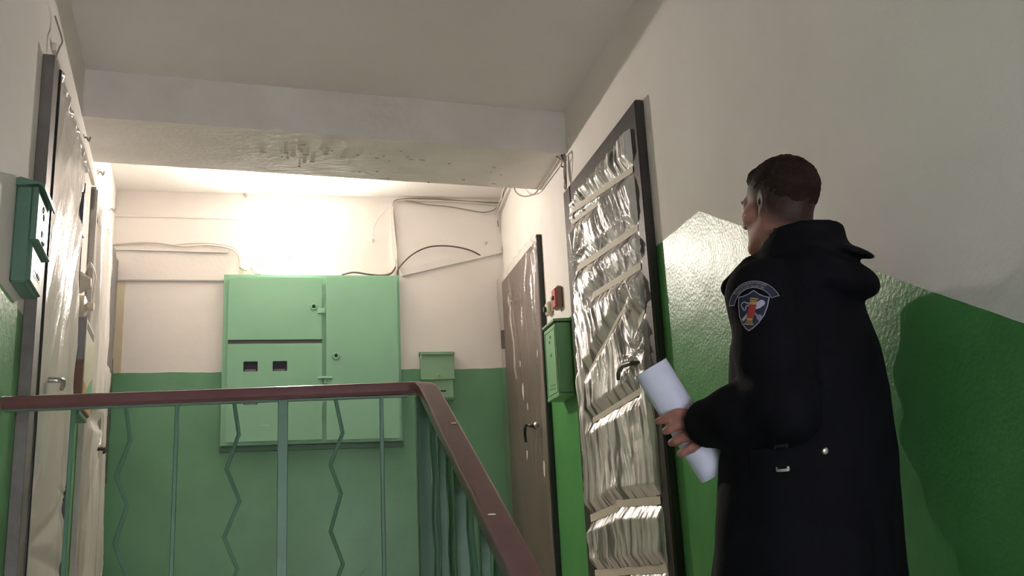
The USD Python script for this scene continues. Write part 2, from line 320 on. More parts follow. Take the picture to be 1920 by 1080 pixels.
tor = trimesh.creation.torus(.0180, .0075, major_sections=24, minor_sections=10)
for dd, (x, z) in ((d1, (.087, 1.905)), (d3, (.229, 1.577))):
    t = tor.copy(); t.apply_translation([x, z, D + .016]); obj('keyhole_ring', BACK(t), M_panel, dd, smooth=True)
    h = trimesh.creation.cylinder(.0105, .004, sections=16); h.apply_translation([x, z, D + .0148]); obj('keyhole', BACK(h), M_dark, dd)
for i, (a, b, c, d) in enumerate(wins):
    obj('meter_face', BACK(bx(a - .01, b + .01, c - .01, d + .01, .02, .05)), mat('meter_shade_' + 'abcd'[i], (0.10, 0.09, 0.115), 0.3), cab)
    obj('meter_strip', BACK(bx(a + .004, b - .012, c + .006, c + .024, .05, .058, .002)), M_meter_strip, cab)
obj('corner_latch', BACK(cat_mesh([bx(.108, .158, 1.858, 1.894, D + .012, D + .024, .003), bx(.103, .113, 1.88, 1.893, D + .012, D + .018, .002)])), M_panel, cab)
bolt = [xf(trimesh.creation.cylinder(.0085, .092, sections=12), [(0, 1, 0), (0, 0, 1), (1, 0, 0)], (.158, 1.432, D + .024)), bx(.138, .178, 1.420, 1.444, D + .01, D + .02, .002), bx(.150, .166, 1.395, 1.425, D + .012, D + .022, .002)]
obj('door_bolt', BACK(cat_mesh(bolt)), M_panel, cab)
obj('door_mark', BACK(bx(-.245, -.190, 1.136, 1.140, D + .013, D + .0155)), M_cream, cab)
obj('sill_strip', BACK(bx(X0 - .01, X1 + .012, Z0 - .035, Z0, 0, .03, .004)), M_rail_green, cab)

# ------------------------------------------------------------------ mailboxes
def mailbox(frame, u, v, label, m, W=.228, H=.326, Dp=.085, holes=False, plain=False):
    """u: left edge, v: bottom, in a wall's frame; near=-1 mirrors the slot side."""
    o = frame(trimesh.Trimesh([[u + W/2, v, 0]], np.zeros((0, 3), int), process=False)).vertices[0]
    t = thing('mailbox', label, 'mailbox', o, group=None)
    g = lambda a, b, c, d, e, f, ch=.003: frame(bx(u + a*W, u + b*W, v + c*H, v + d*H, e, f, ch))
    if plain:
        obj('body', g(0, 1, .03, .955, 0, Dp - .006, .006), m, t)
        lid = obj('front_door', g(.015, .985, .0, .94, Dp - .010, Dp, .003), m, t)
        rim = sg.box(u + .06*W, v + .05*H, u + .94*W, v + .90*H); rim = rim.difference(rim.buffer(-.008))
        obj('raised_border', frame(plate(rim, Dp - .002, Dp + .003)), m, lid)
        obj('bottom_plate', g(.0, 1, -.015, .032, 0, Dp + .002, .003), m, t)
        obj('lid_gap', g(.01, .99, .950, .966, .01, Dp + .002, 0), M_dark, t)
        obj('roof', frame(xf(plate(sg.Polygon([(0, .965*H), (0, 1.01*H), (Dp + .008, .995*H), (Dp + .008, .965*H)]), u - .01*W, u + 1.01*W), [(0, 0, 1), (0, 1, 0), (1, 0, 0)], (0, v, 0))), m, t)
    else:
        obj('body', g(.03, .97, 0, .94, 0, Dp - .012, .006), m, t)
        obj('bottom_front', g(.05, .95, .02, .42, Dp - .014, Dp - .004), m, t)
        lid = obj('front_door', g(0.01, .99, .40, .93, Dp - .014, Dp + .004), m, t)
        obj('door_lip', g(-.005, 1.01, .388, .415, Dp - .01, Dp + .014, .004), m, lid)
        prof = sg.Polygon([(0, .93*H), (0, H), (.012, H + .004), (Dp + .020, .955*H), (Dp + .020, .905*H), (Dp + .015, .905*H), (Dp + .012, .935*H), (Dp, .95*H)])
        roof = plate(prof, u - .008*W, u + 1.008*W)                # profile in (w, v), extruded along u
        obj('roof', frame(xf(roof, [(0, 0, 1), (0, 1, 0), (1, 0, 0)], (0, v, 0))), m, t)
        obj('slot', g(.5, .72, .145, .175, Dp - .006, Dp - .002, 0), M_dark, t)
        lk = lathe([(0, 0), (.010, 0), (.010, .004), (.005, .006), (.005, .009), (0, .009)], 14)
        obj('lock', frame(xf(lk, [(1, 0, 0), (0, 1, 0), (0, 0, 1)], (u + .52*W, v + .47*H, Dp + .003))), m, t)
        obj('latch_hasp', g(.50, .54, .405, .455, Dp + .003, Dp + .009, .001), m, t)
    if holes:
        for r_, n_ in ((.16, 4), (.11, 5)):
            for k in range(n_):
                c = trimesh.creation.cylinder(.0042, .004, sections=10); c.apply_translation([u + W*(.30 + .11*k), v + H*(r_ + .004*k), Dp - (.0015 if plain else .0055)]); obj('air_hole', frame(c), M_dark, t)
        for (a, b) in ((.45, .80), (.52, .74), (.46, .56)):
            q = trimesh.creation.torus(.0085, .0024, major_sections=14, minor_sections=6); q.apply_translation([u + W*a, v + H*b, Dp + (.0005 if plain else .005)]); obj('embossed_ring', frame(q), m, lid)
    return t
mailbox(BACK, .781, 1.286, 'green metal mailbox on the back wall right of the meter cabinet', M_box_pale)
mailbox(RIGHT, 4.748, 1.085, 'green metal mailbox with round air holes beside the silver wrapped door', M_box_green, W=.235, H=.405, Dp=.088, holes=True, plain=True)
mailbox(LEFT, 2.945, 1.205, 'dark green metal mailbox on the left wall before the nearest wrapped door', M_box_teal, W=.235, H=.32, Dp=.06, holes=True)
bb = thing('mailbox', 'flat grey and brown mailbox with coloured front between the two left doors', 'mailbox', pL(4.55, 1.03))
obj('upper_shell', LEFT(bx(4.432, 4.80, 1.24, 1.437, 0, .062, .006)), M_grey_box, bb)
obj('lower_shell', LEFT(bx(4.432, 4.80, 1.03, 1.24, 0, .062, .006)), M_brown_box, bb)
obj('front_plate', LEFT(bx(4.437, 4.795, 1.035, 1.432, .060, .066, .002)), M_yellow_box, bb)
obj('slot', LEFT(bx(4.47, 4.76, 1.385, 1.415, .063, .0672)), M_dark, bb)
obj('front_print', LEFT(plate(sg.Polygon([(4.50, 1.10), (4.79, 1.10), (4.79, 1.21), (4.66, 1.17)]), .062, .0672)), M_box_g, bb, label='green printed wedge')
obj('front_print', LEFT(plate(sg.Polygon([(4.44, 1.04), (4.79, 1.04), (4.79, 1.095), (4.50, 1.15), (4.44, 1.15)]), .062, .0668)), M_box_o, bb, label='orange printed field')
obj('base_rail', LEFT(bx(4.45, 4.78, 1.005, 1.03, 0, .055, .004)), M_rail_green, bb)

# ------------------------------------------------------------------ stair railing
rl = thing('stair_railing', 'green steel stair railing with zigzag bars and a brown handrail', 'railing', (.37, 3.0, 0))
YR = 3.0
flight = [(RX - .006, 2.965, .868), (RX, 2.80, .806), (RX, 2.55, .702), (RX, 2.28, .590), (RX, 1.80, .386), (RX, 1.30, .17), (RX, .60, -.13), (RX, .50, -.17)]
bend = catmull([(.28, YR, .8745), (.345, YR - .006, .8755), (RX - .006, YR - .05, .868), (RX, 2.87, .836)], 6)
path = np.vstack([[(xL(YR) + .005, YR, .853), (-.3, YR, .8625)], bend, flight[2:]])
hr = obj('handrail', sweep_rect(path, .062, .038, ch=.009), M_handrail, rl, smooth=35)
for y, dx in ((1.93, .0), (2.52, .024)):
    z = np.interp(y, [1.80, 2.28, 2.55], [.386, .590, .702]) + .0215
    e = trimesh.creation.icosphere(1, .006); e.apply_scale([1.5, .8, .35]); e.apply_translation([RX + dx - .01, y, z]); obj('chipped_spot', e, M_chip, hr)
obj('under_rail', sweep_rect([(xL(YR) + .01, YR, .832), (-.3, YR, .8415), (.33, YR, .852)], .024, .005), M_rail_green, rl)
fz = lambda y: float(np.interp(y, [.5, .6, 1.30, 1.80, 2.28, 2.55, 2.80, 3.0], [-.17, -.13, .17, .386, .590, .702, .806, .87])) - .019
obj('under_rail', sweep_rect([(RX, 2.95, fz(2.95)), (RX, 2.5, fz(2.5)), (RX, 1.8, fz(1.8)), (RX, .6, fz(.6))], .03, .008), M_rail_green, rl)
obj('bottom_rail', sweep_rect([(xL(YR) + .01, YR, .07), (.37, YR, .07)], .03, .012), M_rail_green, rl)
obj('bottom_rail', sweep_rect([(RX, 2.95, .06), (RX, 2.83, .06), (RX, .43, -1.14)], .03, .012), M_rail_green, rl)
def straight(x, y, z0, z1, w): obj('post' if w > .02 else 'baluster', bx(x - w/2, x + w/2, y - w/2, y + w/2, z0, z1, .002), M_rail_green, rl)
rgz = np.random.default_rng(11)
def zigzag(p, axis, z0, z1, r=.0062, amp=.018):
    n = max(4, int(round((z1 - z0)/.10))); P_ = []
    for i in range(n + 1):
        q = np.array(p, float); q[2] = z1 + (z0 - z1)*i/n
        if 0 < i < n: q = q + np.asarray(axis)*(amp*(1 if i % 2 else -1)*rgz.uniform(.75, 1.2)); q[2] += rgz.uniform(-.008, .008)
        P_.append(q)
    obj('zigzag_bar', tube(P_, r, 8), M_rail_green, rl, smooth=40)
zt = lambda x: .846 + .02*(x + .85)
for x, kind in ((-.645, 'thin'), (-.500, 'zig'), (-.357, 'thin'), (-.193, 'zig'), (-.050, 'post'), (.108, 'zig'), (.248, 'thin')):
    if kind == 'zig': zigzag((x, YR, 0), (1, 0, 0), .07, zt(x) - .02)
    else: straight(x, YR, .0 if kind == 'post' else .07, zt(x) - .015, .030 if kind == 'post' else .012)
straight(RX - .012, YR - .012, 0, .85, .04)
for i, y in enumerate(np.arange(2.83, .62, -.15)):
    zb = .06 - .5*(2.83 - y); kind = ('zig', 'thin', 'zig', 'post')[i % 4]
    if kind == 'zig': zigzag((RX, y, 0), (0, 1, 0), zb, fz(y) - .003, r=.0095)
    else: straight(RX, y, zb - (.0 if kind == 'thin' else .09), fz(y) - .002, .034 if kind == 'post' else .022)

# ------------------------------------------------------------------ wrapped doors
def seg_dist(U, V, a, b):
    a, b = np.asarray(a), np.asarray(b); d = b - a; t = np.clip(((U - a[0])*d[0] + (V - a[1])*d[1])/(d @ d), 0, 1)
    return np.hypot(U - a[0] - t*d[0], V - a[1] - t*d[1])
def film(frame, quad, w, step, amp, seed, tapes=(), fu=10.0, shear=.3, sag=0.0, pins=(), ragged=0.0, skew=0.0):
    """Crumpled sheet hung over a (u, v) rectangle: vertical folds, gathered at the tapes and pinned points."""
    u0, u1, v0, v1 = quad; su, sv = step if np.ndim(step) else (step, step); nu, nv = int((u1 - u0)/su) + 1, int((v1 - v0)/sv) + 1
    U, V = np.meshgrid(np.linspace(u0, u1, nu), np.linspace(v0, v1, nv), indexing='ij')
    n3 = lambda a, b, s: meshkit.noise(np.stack([a, b, np.full_like(a, s*.73)], -1), seed + int(s))
    lowf = n3(U*2.2, V*2.2, 1) - .5; low2 = n3(U*4.5, V*3.0, 2) - .5
    s = U + shear*lowf + .08*low2 + (skew(V) if callable(skew) else skew*V)
    ridge = lambda x: 1 - np.abs(2*x - 1)
    h = .60*ridge(n3(s*fu, V*.9 + lowf, 3)) + .50*ridge(n3(s*fu*2.1 + 5, V*1.5 + 1.5*low2, 4))**1.4 + .26*ridge(n3(s*fu*4.6, V*3.2, 5))**1.6 + .10*n3(U*40, V*28, 6)
    h += .35*(lowf + .5)
    pin = np.ones_like(U)
    for a, b, wd in tapes:
        d = seg_dist(U, V, a, b); pin = np.minimum(pin, np.clip((d - wd*.45)/.05, 0, 1))
        t = np.array(b) - np.array(a); t /= np.linalg.norm(t); along = U*t[0] + V*t[1] + .06*low2
        h += .40*np.exp(-(d/.10)**2)*ridge(n3(along*fu*2.6, np.zeros_like(U) + .3, 7))       # short pleats where the tape gathers it
    for (pu, pv, rad) in pins:
        r = np.hypot(U - pu, (V - pv)); a = np.arctan2(V - pv, U - pu)
        star = ridge(n3(a*4.2, np.zeros_like(U), 8)); k = np.exp(-(r/rad)**2)
        h = h*(1 - k) + k*star*1.2*np.clip(r/.03, 0, 1)
    edge = np.minimum(np.minimum(U - u0, u1 - U), np.minimum(V - v0, v1 - V)); pin = pin*np.clip(edge/.02, .1, 1)
    W = w + amp*h*(.25 + .75*pin) - amp*.2 + sag*np.sin(np.pi*(U - u0)/(u1 - u0))
    if ragged:
        k = 1 - np.clip((u1 - U)/.05, 0, 1); U = U + k*ragged*(meshkit.noise(np.stack([V*14, V*0, V*0], -1), seed + 9) - .6)
    G = np.arange(nu*nv).reshape(nu, nv)
    q = np.stack([G[:-1, :-1], G[1:, :-1], G[1:, 1:], G[:-1, 1:]], -1).reshape(-1, 4)
    return frame(trimesh.Trimesh(np.stack([U, V, W], -1).reshape(-1, 3), np.vstack([q[:, :3], q[:, [0, 2, 3]]]), process=False))
def tape(frame, a, b, w, wd, seed=0, wav=.004):
    """Slightly wavy tape strip from a to b lying at depth w."""
    a, b = np.asarray(a, float), np.asarray(b, float); t = b - a; L = np.linalg.norm(t); t /= L; n = np.array([-t[1], t[0]]); k = max(4, int(L/.03)); V = []
    for i in range(k + 1):
        s = i/k; c = a + t*L*s; r = meshkit.noise(np.array([[s*L*16, seed*1.7, 0]]), seed)[0]
        for e in (-1, 1):
            p = c + n*e*wd/2*(1 + .12*(meshkit.noise(np.array([[s*L*40, e*3.1, seed]]), 4)[0] - .5)); V += [[p[0], p[1], w + wav*(r - .3)], [p[0], p[1], w + wav*(r - .3) - .0015]]
    F = []
    for i in range(k):
        o = 4*i; F += [[o, o + 4, o + 6], [o, o + 6, o + 2], [o + 1, o + 3, o + 7], [o + 1, o + 7, o + 5], [o, o + 1, o + 5], [o, o + 5, o + 4], [o + 2, o + 6, o + 7], [o + 2, o + 7, o + 3]]
    F += [[0, 2, 3], [0, 3, 1], [4*k, 4*k + 1, 4*k + 3], [4*k, 4*k + 3, 4*k + 2]]
    return frame(trimesh.Trimesh(V, F, process=False))
def lever(frame, u, v, w, du, m, t, drop=.02, name='door_handle'):
    """Door handle: back plate and a curved lever towards du."""
    pl = frame(bx(u - .018, u + .018, v - .09, v + .045, w, w + .008, .004))
    lv = tube([(u, v, w + .005), (u, v, w + .04), (u + .12*du, v + .002, w + .05), (u + .55*du, v + .006, w + .052), (u + .85*du, v - .3*drop, w + .05), (u + du, v - drop, w + .044)], [.011, .010, .0105, .010, .009, .007], 10, smooth=5)
    h = obj(name, frame(lv), m, t, smooth=40); obj('handle_plate', pl, m, h); return h

# door_3: steel frame, silver looking film, on the right wall
d3_ = thing('door_3', 'steel framed apartment door wrapped in crumpled silvery film and tape', 'door', pR(4.0, 0), kind='structure')
FW = .036
obj('frame_jamb', RIGHT(bx(3.463, 3.60, 0, 2.135, 0, FW, .004)), M_steel, d3_)
obj('frame_jamb', RIGHT(bx(4.478, 4.60, 0, 2.135, 0, FW, .004)), M_steel, d3_)
obj('frame_header', RIGHT(bx(3.597, 4.481, 2.025, 2.135, 0, FW, .004)), M_steel_lit, d3_)
obj('frame_jamb_face', RIGHT(bx(3.468, 3.595, 0.002, 2.130, FW - .002, FW + .003, .002)), M_steel_lit, d3_)
obj('frame_jamb_face', RIGHT(bx(4.482, 4.596, 0.002, 2.130, FW - .002, FW + .003, .002)), M_steel_lit, d3_)
obj('door_leaf', RIGHT(bx(3.598, 4.48, .01, 2.027, 0, .022, .002)), M_leaf_dark, d3_)
TW = .034
tp = [((4.465, 1.987), (3.54, 1.856), .028), ((4.43, 1.672), (3.545, 1.602), .030), ((4.21, 1.478), (3.545, 1.440), .030), ((4.335, 1.142), (3.665, 1.359), .020), ((4.349, .906), (3.66, .947), .026),
      ((3.637, 1.22), (3.545, 1.258), .024), ((4.091, .514), (3.545, .509), .032), ((4.474, .211), (3.545, .259), .032), ((4.491, .46), (4.064, .501), .036), ((4.48, 1.925), (4.0, 1.875), .020)]
obj('film', film(RIGHT, (3.535, 4.497, .0, 2.040), TW - .002, (.0036, .0070), .034, 21, tp, fu=15.0, shear=.22, pins=((4.44, 1.72, .22), (3.66, 1.10, .12)), skew=lambda V: -.38*np.clip((V - .75)/1.0, 0, 1)*(V - .75) + .10*np.clip(.75 - V, 0, 1)), M_film, d3_, smooth=True)
for i, (a, b, wd) in enumerate(tp): obj('tape_strip', tape(RIGHT, a, b, TW + .007, wd, i), M_tape, d3_)
obj('tape_patch', RIGHT(plate(sg.Polygon([(3.64, .865), (3.60, .90), (3.56, .88), (3.545, .80), (3.55, .745), (3.60, .752), (3.63, .80)]), TW + .007, TW + .010)), M_tape, d3_)
lever(RIGHT, 3.63, 1.055, TW, .20, M_leaf_dark, d3_, drop=.035)
obj('lock_rose', RIGHT(xf(lathe([(0, 0), (.03, 0), (.03, .012), (.012, .016), (0, .016)], 18), [(1, 0, 0), (0, 1, 0), (0, 0, 1)], (3.655, .995, TW))), M_leaf_dark, d3_)

# door_4: brown door beyond, thin film
d4_ = thing('door_4', 'brown apartment door under thin clear film at the far right corner', 'door', pR(5.78, 0), kind='structure')
obj('door_leaf', RIGHT(bx(5.27, 6.33, 0, 2.10, 0, .018, .003)), M_leaf_brown, d4_)
obj('frame_jamb', RIGHT(bx(5.245, 5.272, 0, 2.11, 0, .03, .003)), M_black, d4_)
obj('film', film(RIGHT, (5.258, 6.345, 0, 2.125), .03, .010, .026, 5, (), fu=8.0, shear=.25, pins=((5.95, 1.86, .25), (5.30, 2.05, .14))), M_film_brown, d4_, smooth=True)
rgf = np.random.default_rng(7)
for k, (y, z, s) in enumerate(((5.985, 1.88, .04), (5.74, 1.42, .028), (5.70, 1.24, .05), (5.60, 1.14, .03), (5.285, 1.40, .03), (5.68, .86, .04), (5.28, .745, .055))):
    ang = np.linspace(0, 2*np.pi, 8)[:-1]; kk = rgf.uniform(.5, 1.1, 7)
    obj('tape_scrap', RIGHT(plate(sg.Polygon(np.stack([y + s*.45*kk*np.cos(ang), z + s*kk*np.sin(ang)], 1)), .052, .055)), M_chip if k else M_tape, d4_, smooth=False)
obj('tape_strip', tape(RIGHT, (5.97, 1.90), (5.88, 1.35), .05, .035, 3, .01), film_mat('clear_tape', .55, .5), d4_)
hk = tube([(5.45, 1.005, .03), (5.45, 1.005, .075), (5.50, 1.018, .085), (5.56, 1.008, .085), (5.60, .97, .08), (5.605, .925, .075)], [.010, .010, .010, .010, .009, .007], 10, smooth=6)
obj('door_handle', RIGHT(hk), M_black, d4_, smooth=40)
obj('handle_rose', RIGHT(xf(lathe([(0, 0), (.024, 0), (.024, .01), (.014, .018), (0, .018)], 18), [(1, 0, 0), (0, 1, 0), (0, 0, 1)], (5.45, 1.005, .042))), M_chrome, d4_)
obj('hinge', RIGHT(bx(6.325, 6.345, 1.63, 1.76, .01, .04, .004)), M_steel_lit, d4_)

# door_1: nearest on the left wall
d1_ = thing('door_1', 'nearest left apartment door under taut milky film in a dark frame', 'door', pL(3.7, 0), kind='structure')
obj('frame_jamb', LEFT(bx(3.233, 3.36, 0, 2.085, 0, .038, .003)), M_frame_grey, d1_)
obj('frame_edge', LEFT(bx(3.352, 3.368, 0, 2.09, 0, .045, .003)), M_black, d1_)
obj('frame_jamb', LEFT(bx(4.345, 4.353, 0, 2.03, 0, .036, .003)), M_steel, d1_)
obj('frame_header', LEFT(bx(3.36, 4.345, 2.03, 2.085, 0, .02, .003)), M_leaf_white, d1_)
obj('door_leaf', LEFT(bx(3.362, 4.338, 0.005, 2.035, 0, .012, .002)), M_leaf_white, d1_)
fold = [((3.60, .75), (4.30, 1.95), .01), ((4.32, .60), (3.40, .44), .01), ((3.40, .44), (4.31, .36), .01)]
obj('film', film(LEFT, (3.37, 4.342, 0, 2.10), .022, .010, .018, 33, fold, fu=3.2, shear=.2, pins=((4.31, .66, .22), (3.40, .55, .2)), skew=-.55), M_film_white, d1_, smooth=True)
obj('film_hem', tube([LEFT(trimesh.Trimesh([[y, 2.095 + .012*math.sin(y*37), .03 + .006*math.sin(y*61)]], np.zeros((0, 3), int), process=False)).vertices[0] for y in np.linspace(3.36, 4.35, 60)], .012, 7), M_film_white, d1_, smooth=True)
lever(LEFT, 3.56, 1.012, .03, .10, M_chrome, d1_, drop=.018)
obj('door_plaque', LEFT(bx(4.27, 4.35, 1.77, 1.96, .03, .042, .002)), mat('plaque_slate', (0.10, 0.10, 0.13), 0.5), d1_)

M_frame_pale = mat('frame_pale', (0.50, 0.47, 0.43), 0.5, (0.44, 0.41, 0.37), 10)
# door_2: beyond it, film torn at the far edge
d2_ = thing('door_2', 'far left apartment door under crumpled torn film next to the corner', 'door', pL(5.5, 0), kind='structure')
obj('frame_jamb', LEFT(bx(4.93, 4.97, 0, 2.21, 0, .03, .003)), M_frame_pale, d2_)
obj('frame_header', LEFT(bx(4.93, 6.10, 2.10, 2.225, 0, .022, .003)), M_frame_pale, d2_)
obj('door_leaf', LEFT(bx(4.965, 6.12, .005, 2.11, 0, .015, .002)), M_leaf_white, d2_)
obj('insulation_strip', film(LEFT, (5.52, 6.30, .80, 2.21), .020, .010, .022, 41, (), fu=7, shear=.3, ragged=.14), mat('grey_insulation', (0.13, 0.125, 0.12), 0.4, (0.09, 0.085, 0.082), 14, bump=.4, bscale=40), d2_, smooth=True)
obj('film', film(LEFT, (4.96, 5.66, 0, 2.14), .034, .010, .026, 17, (((5.0, 1.05), (5.6, 1.1), .02),), fu=6, shear=.3, pins=((5.5, .95, .2),), ragged=.05), M_film_white, d2_, smooth=True)
obj('torn_film', film(LEFT, (5.60, 5.98, 0, 1.45), .030, .009, .030, 29, (), fu=9, shear=.3, ragged=.12), M_film_white, d2_, smooth=True)
obj('exposed_jamb', LEFT(bx(6.10, 6.20, 0, .52, 0, .03, .004)), mat('rust_brown', (0.13, 0.045, 0.035), 0.6), d2_)
lever(LEFT, 5.42, .945, .03, .12, M_steel_lit, d2_, drop=.01)

# ------------------------------------------------------------------ bells, sockets, hooks on the walls
t = thing('doorbell', 'cream doorbell with a dark button beside the brown film-covered door', 'doorbell', pR(5.13, 1.60))
obj('housing', RIGHT(bx(5.085, 5.155, 1.59, 1.665, 0, .03, .008)), M_cream, t); obj('base_plate', RIGHT(bx(5.07, 5.10, 1.60, 1.69, 0, .012, .004)), M_cream, t)
obj('button', RIGHT(xf(lathe([(0, 0), (.016, 0), (.016, .014), (0, .016)], 14), [(1, 0, 0), (0, 1, 0), (0, 0, 1)], (5.13, 1.625, .03))), M_black, t)
t = thing('doorbell', 'red fronted doorbell above the mailbox beside the silver wrapped door', 'doorbell', pR(4.93, 1.60))
obj('housing', RIGHT(bx(4.865, 4.945, 1.575, 1.70, 0, .034, .008)), M_brown_box, t); obj('front', RIGHT(bx(4.875, 4.948, 1.585, 1.69, .032, .042, .006)), M_redplastic, t)
obj('button', RIGHT(xf(lathe([(0, 0), (.012, 0), (.012, .008), (0, .01)], 14), [(1, 0, 0), (0, 1, 0), (0, 0, 1)], (4.915, 1.64, .042))), M_black, t)
t = thing('doorbell', 'upper round cream doorbell with loose wires between the left doors', 'doorbell', pL(4.58, 1.62))
obj('housing', LEFT(xf(lathe([(0, 0), (.05, 0), (.05, .02), (.03, .045), (.022, .06), (0, .062)], 20), [(1, 0, 0), (0, 1, 0), (0, 0, 1)], (4.57, 1.625, 0))), M_cream, t, smooth=30)
for k in range(3): obj('wire', tube([pL(4.57 + .01*k, 1.66, .03), pL(4.56, 1.70 + .01*k, .05), pL(4.62 + .02*k, 1.68, .07), pL(4.66, 1.60 - .02*k, .06)], .0025, 6, smooth=6), M_cable_white, t, smooth=40)
t = thing('doorbell', 'lower round cream doorbell just above the grey and brown mailbox', 'doorbell', pL(4.72, 1.53))
obj('housing', LEFT(xf(lathe([(0, 0), (.055, 0), (.052, .025), (.03, .034), (0, .036)], 20), [(1, 0, 0), (0, 1, 0), (0, 0, 1)], (4.71, 1.545, 0))), M_cream, t, smooth=30)
obj('button', LEFT(xf(lathe([(0, 0), (.022, 0), (.02, .03), (0, .034)], 14), [(1, 0, 0), (0, 1, 0), (0, 0, 1)], (4.71, 1.545, .034))), M_cream, t, smooth=30)
for y, z, lab in ((4.44, 2.285, 'wire hook high on the left wall above the nearest left door'), (5.16, 2.39, 'wire hook high on the left wall above the far left door'), (5.95, 2.45, 'wire hook on the left wall close to the back corner')):
    t = thing('wall_hook', lab, 'hook', pL(y, z))
    obj('shank', tube([pL(y, z, 0), pL(y, z, .018), pL(y + .01, z - .012, .027), pL(y + .015, z + .010, .032)], .0045, 7, smooth=5), M_cable_grey, t, smooth=40)
    obj('plug', LEFT(xf(lathe([(0, 0), (.016, 0), (.013, .008), (0, .01)], 12), [(1, 0, 0), (0, 1, 0), (0, 0, 1)], (y, z, 0))), M_cable_white, t)
for x, z, lab in ((.485, 2.395, 'white wire hook on the back wall right of the lamp'), (1.275, 2.39, 'small pale stub on the back wall above the diagonal conduit'), (-.36, 2.70, 'dark wire hook at the back wall and ceiling edge')):
    t = thing('wall_hook', lab, 'hook', pB(x, z))
    obj('shank', tube([pB(x, z, 0), pB(x, z, .03), pB(x - .012, z - .004, .04)], .006, 7, smooth=4), M_cable_grey if z > 2.6 else M_cable_white, t, smooth=40)
    obj('plug', out_of_back([(0, 0), (.012, 0), (.010, .006), (0, .008)], pB(x, z), 12), M_cable_white, t)

# ------------------------------------------------------------------ conduits and loose cables
def conduit(name, pts, w, h, label, m=None, fr=BACK):
    side = (0, -1, 0)
    obj(name, sweep_rect(pts, w, h, upv=side), m or M_white, cat='conduit', label=label, smooth=30)
conduit('cable_duct', [pB(-1.18, 2.312, .03), pB(-.47, 2.30, .03)], .022, .018, 'pale cable duct across the back wall left of the cabinet')
conduit('cable_duct', [pB(.622, 2.66, .009), pB(.634, 2.20, .009)], .035, .018, 'upright pale cable duct on the back wall right of the lamp')
conduit('cable_duct', [pB(.672, 2.166, .012), pB(1.38, 2.34, .012)], .05, .024, 'pale conduit slanting up from the cabinet corner to the right')
def cable(pts, r, m, label, name='cable', n=8):
    obj(name, tube(pts, r, 7, smooth=n), m, smooth=40, cat='cable', label=label)
cable([pB(-1.18, 2.335, .045), pB(-.95, 2.350, .045), pB(-.75, 2.325, .05), pB(-.6, 2.335, .048), pB(-.47, 2.318, .048), pB(-.41, 2.285, .045), pB(-.39, 2.22, .04), pB(-.385, 2.135, .05)], .006, M_cable_white, 'white cable lying on the left duct and dropping behind the cabinet')
cable([pB(-1.18, 2.328, .035), pB(-1.0, 2.355, .04), pB(-.82, 2.340, .042), pB(-.62, 2.352, .042), pB(-.45, 2.330, .04), pB(-.385, 2.27, .035), pB(-.37, 2.20, .04), pB(-.365, 2.135, .05)], .0045, M_cable_white, 'thin wavy cable above the left duct on the back wall')
cable([pB(-.39, 2.19, .05), pB(-.35, 2.165, .06), pB(-.32, 2.185, .05), pB(-.29, 2.145, .06), pB(-.25, 2.135, .07)], .008, M_cable_white, 'tangled cable end heaped on the left of the cabinet top')
cable([pB(-.28, 2.25, .03), pB(-.24, 2.19, .04), pB(-.21, 2.135, .05)], .005, M_cable_white, 'short white wire sloping onto the cabinet top under the lamp')
cable([pB(-.36, 2.70, .03), pB(-.28, 2.58, .02), pB(-.19, 2.42, .02), pB(-.08, 2.335, .015)], .003, M_cable_white, 'thin wire from the ceiling edge down to the lamp')
cable([pB(-.12, 2.135, .06), pB(-.13, 2.17, .05), pB(-.125, 2.20, .045)], .0025, M_cable_grey, 'tiny wire end standing on the cabinet top below the lamp')
for k, (dz, r, m) in enumerate(((0, .006, M_cable_white), (.014, .005, M_cable_grey))):
    cable([pB(.640 + .01*k, 2.14, .05), pB(.645, 2.30, .03), pB(.63 + .008*k, 2.50, .03), pB(.628, 2.64 + dz, .03), pB(.68, 2.685 + dz*.5, .03), pB(.9, 2.69 + dz, .025), pB(1.15, 2.685 + dz*.5, .025), pB(1.375, 2.67 + dz, .03)], r, m, ('white cable rising right of the lamp and along the ceiling edge', 'greyish cable beside the white one along the ceiling edge')[k])
cable([pB(.69, 2.69, .03), pB(.86, 2.66, .03), pB(1.02, 2.645, .035), pB(1.16, 2.62, .04), pB(1.26, 2.605, .045), pB(1.33, 2.62, .05), pB(1.375, 2.655, .05)], .0045, M_cable_grey, 'slack cable sagging below the ceiling edge near the right corner')
cable([pB(.638, 2.14, .06), pB(.655, 2.19, .05), pB(.74, 2.28, .05), pB(.84, 2.335, .05), pB(.94, 2.352, .05), pB(1.06, 2.345, .05), pB(1.17, 2.32, .04), pB(1.25, 2.285, .012)], .0052, M_cable_dark, 'dark cable arching over the slanting conduit')
cable([pB(.27, 2.134, .07), pB(.35, 2.150, .075), pB(.45, 2.138, .07), pB(.54, 2.134, .06), pB(.60, 2.150, .05), pB(.635, 2.20, .04)], .006, M_cable_dark, 'dark cable lying along the right of the cabinet top')
cable([pB(.50, 2.136, .05), pB(.57, 2.15, .045), pB(.62, 2.18, .04), pB(.636, 2.25, .035)], .006, M_cable_white, 'white cable curving off the cabinet top to the upright duct')
cable([pB(.485, 2.395, .035), pB(.49, 2.47, .02), pB(.53, 2.56, .012), pB(.60, 2.64, .012)], .002, M_cable_white, 'hair-thin wire from the white hook up to the cable corner')
conduit('cable_duct', [pR(4.68, 2.352, .014), pR(5.17, 2.352, .014)], .02, .022, 'pale duct under the beam end on the right wall')
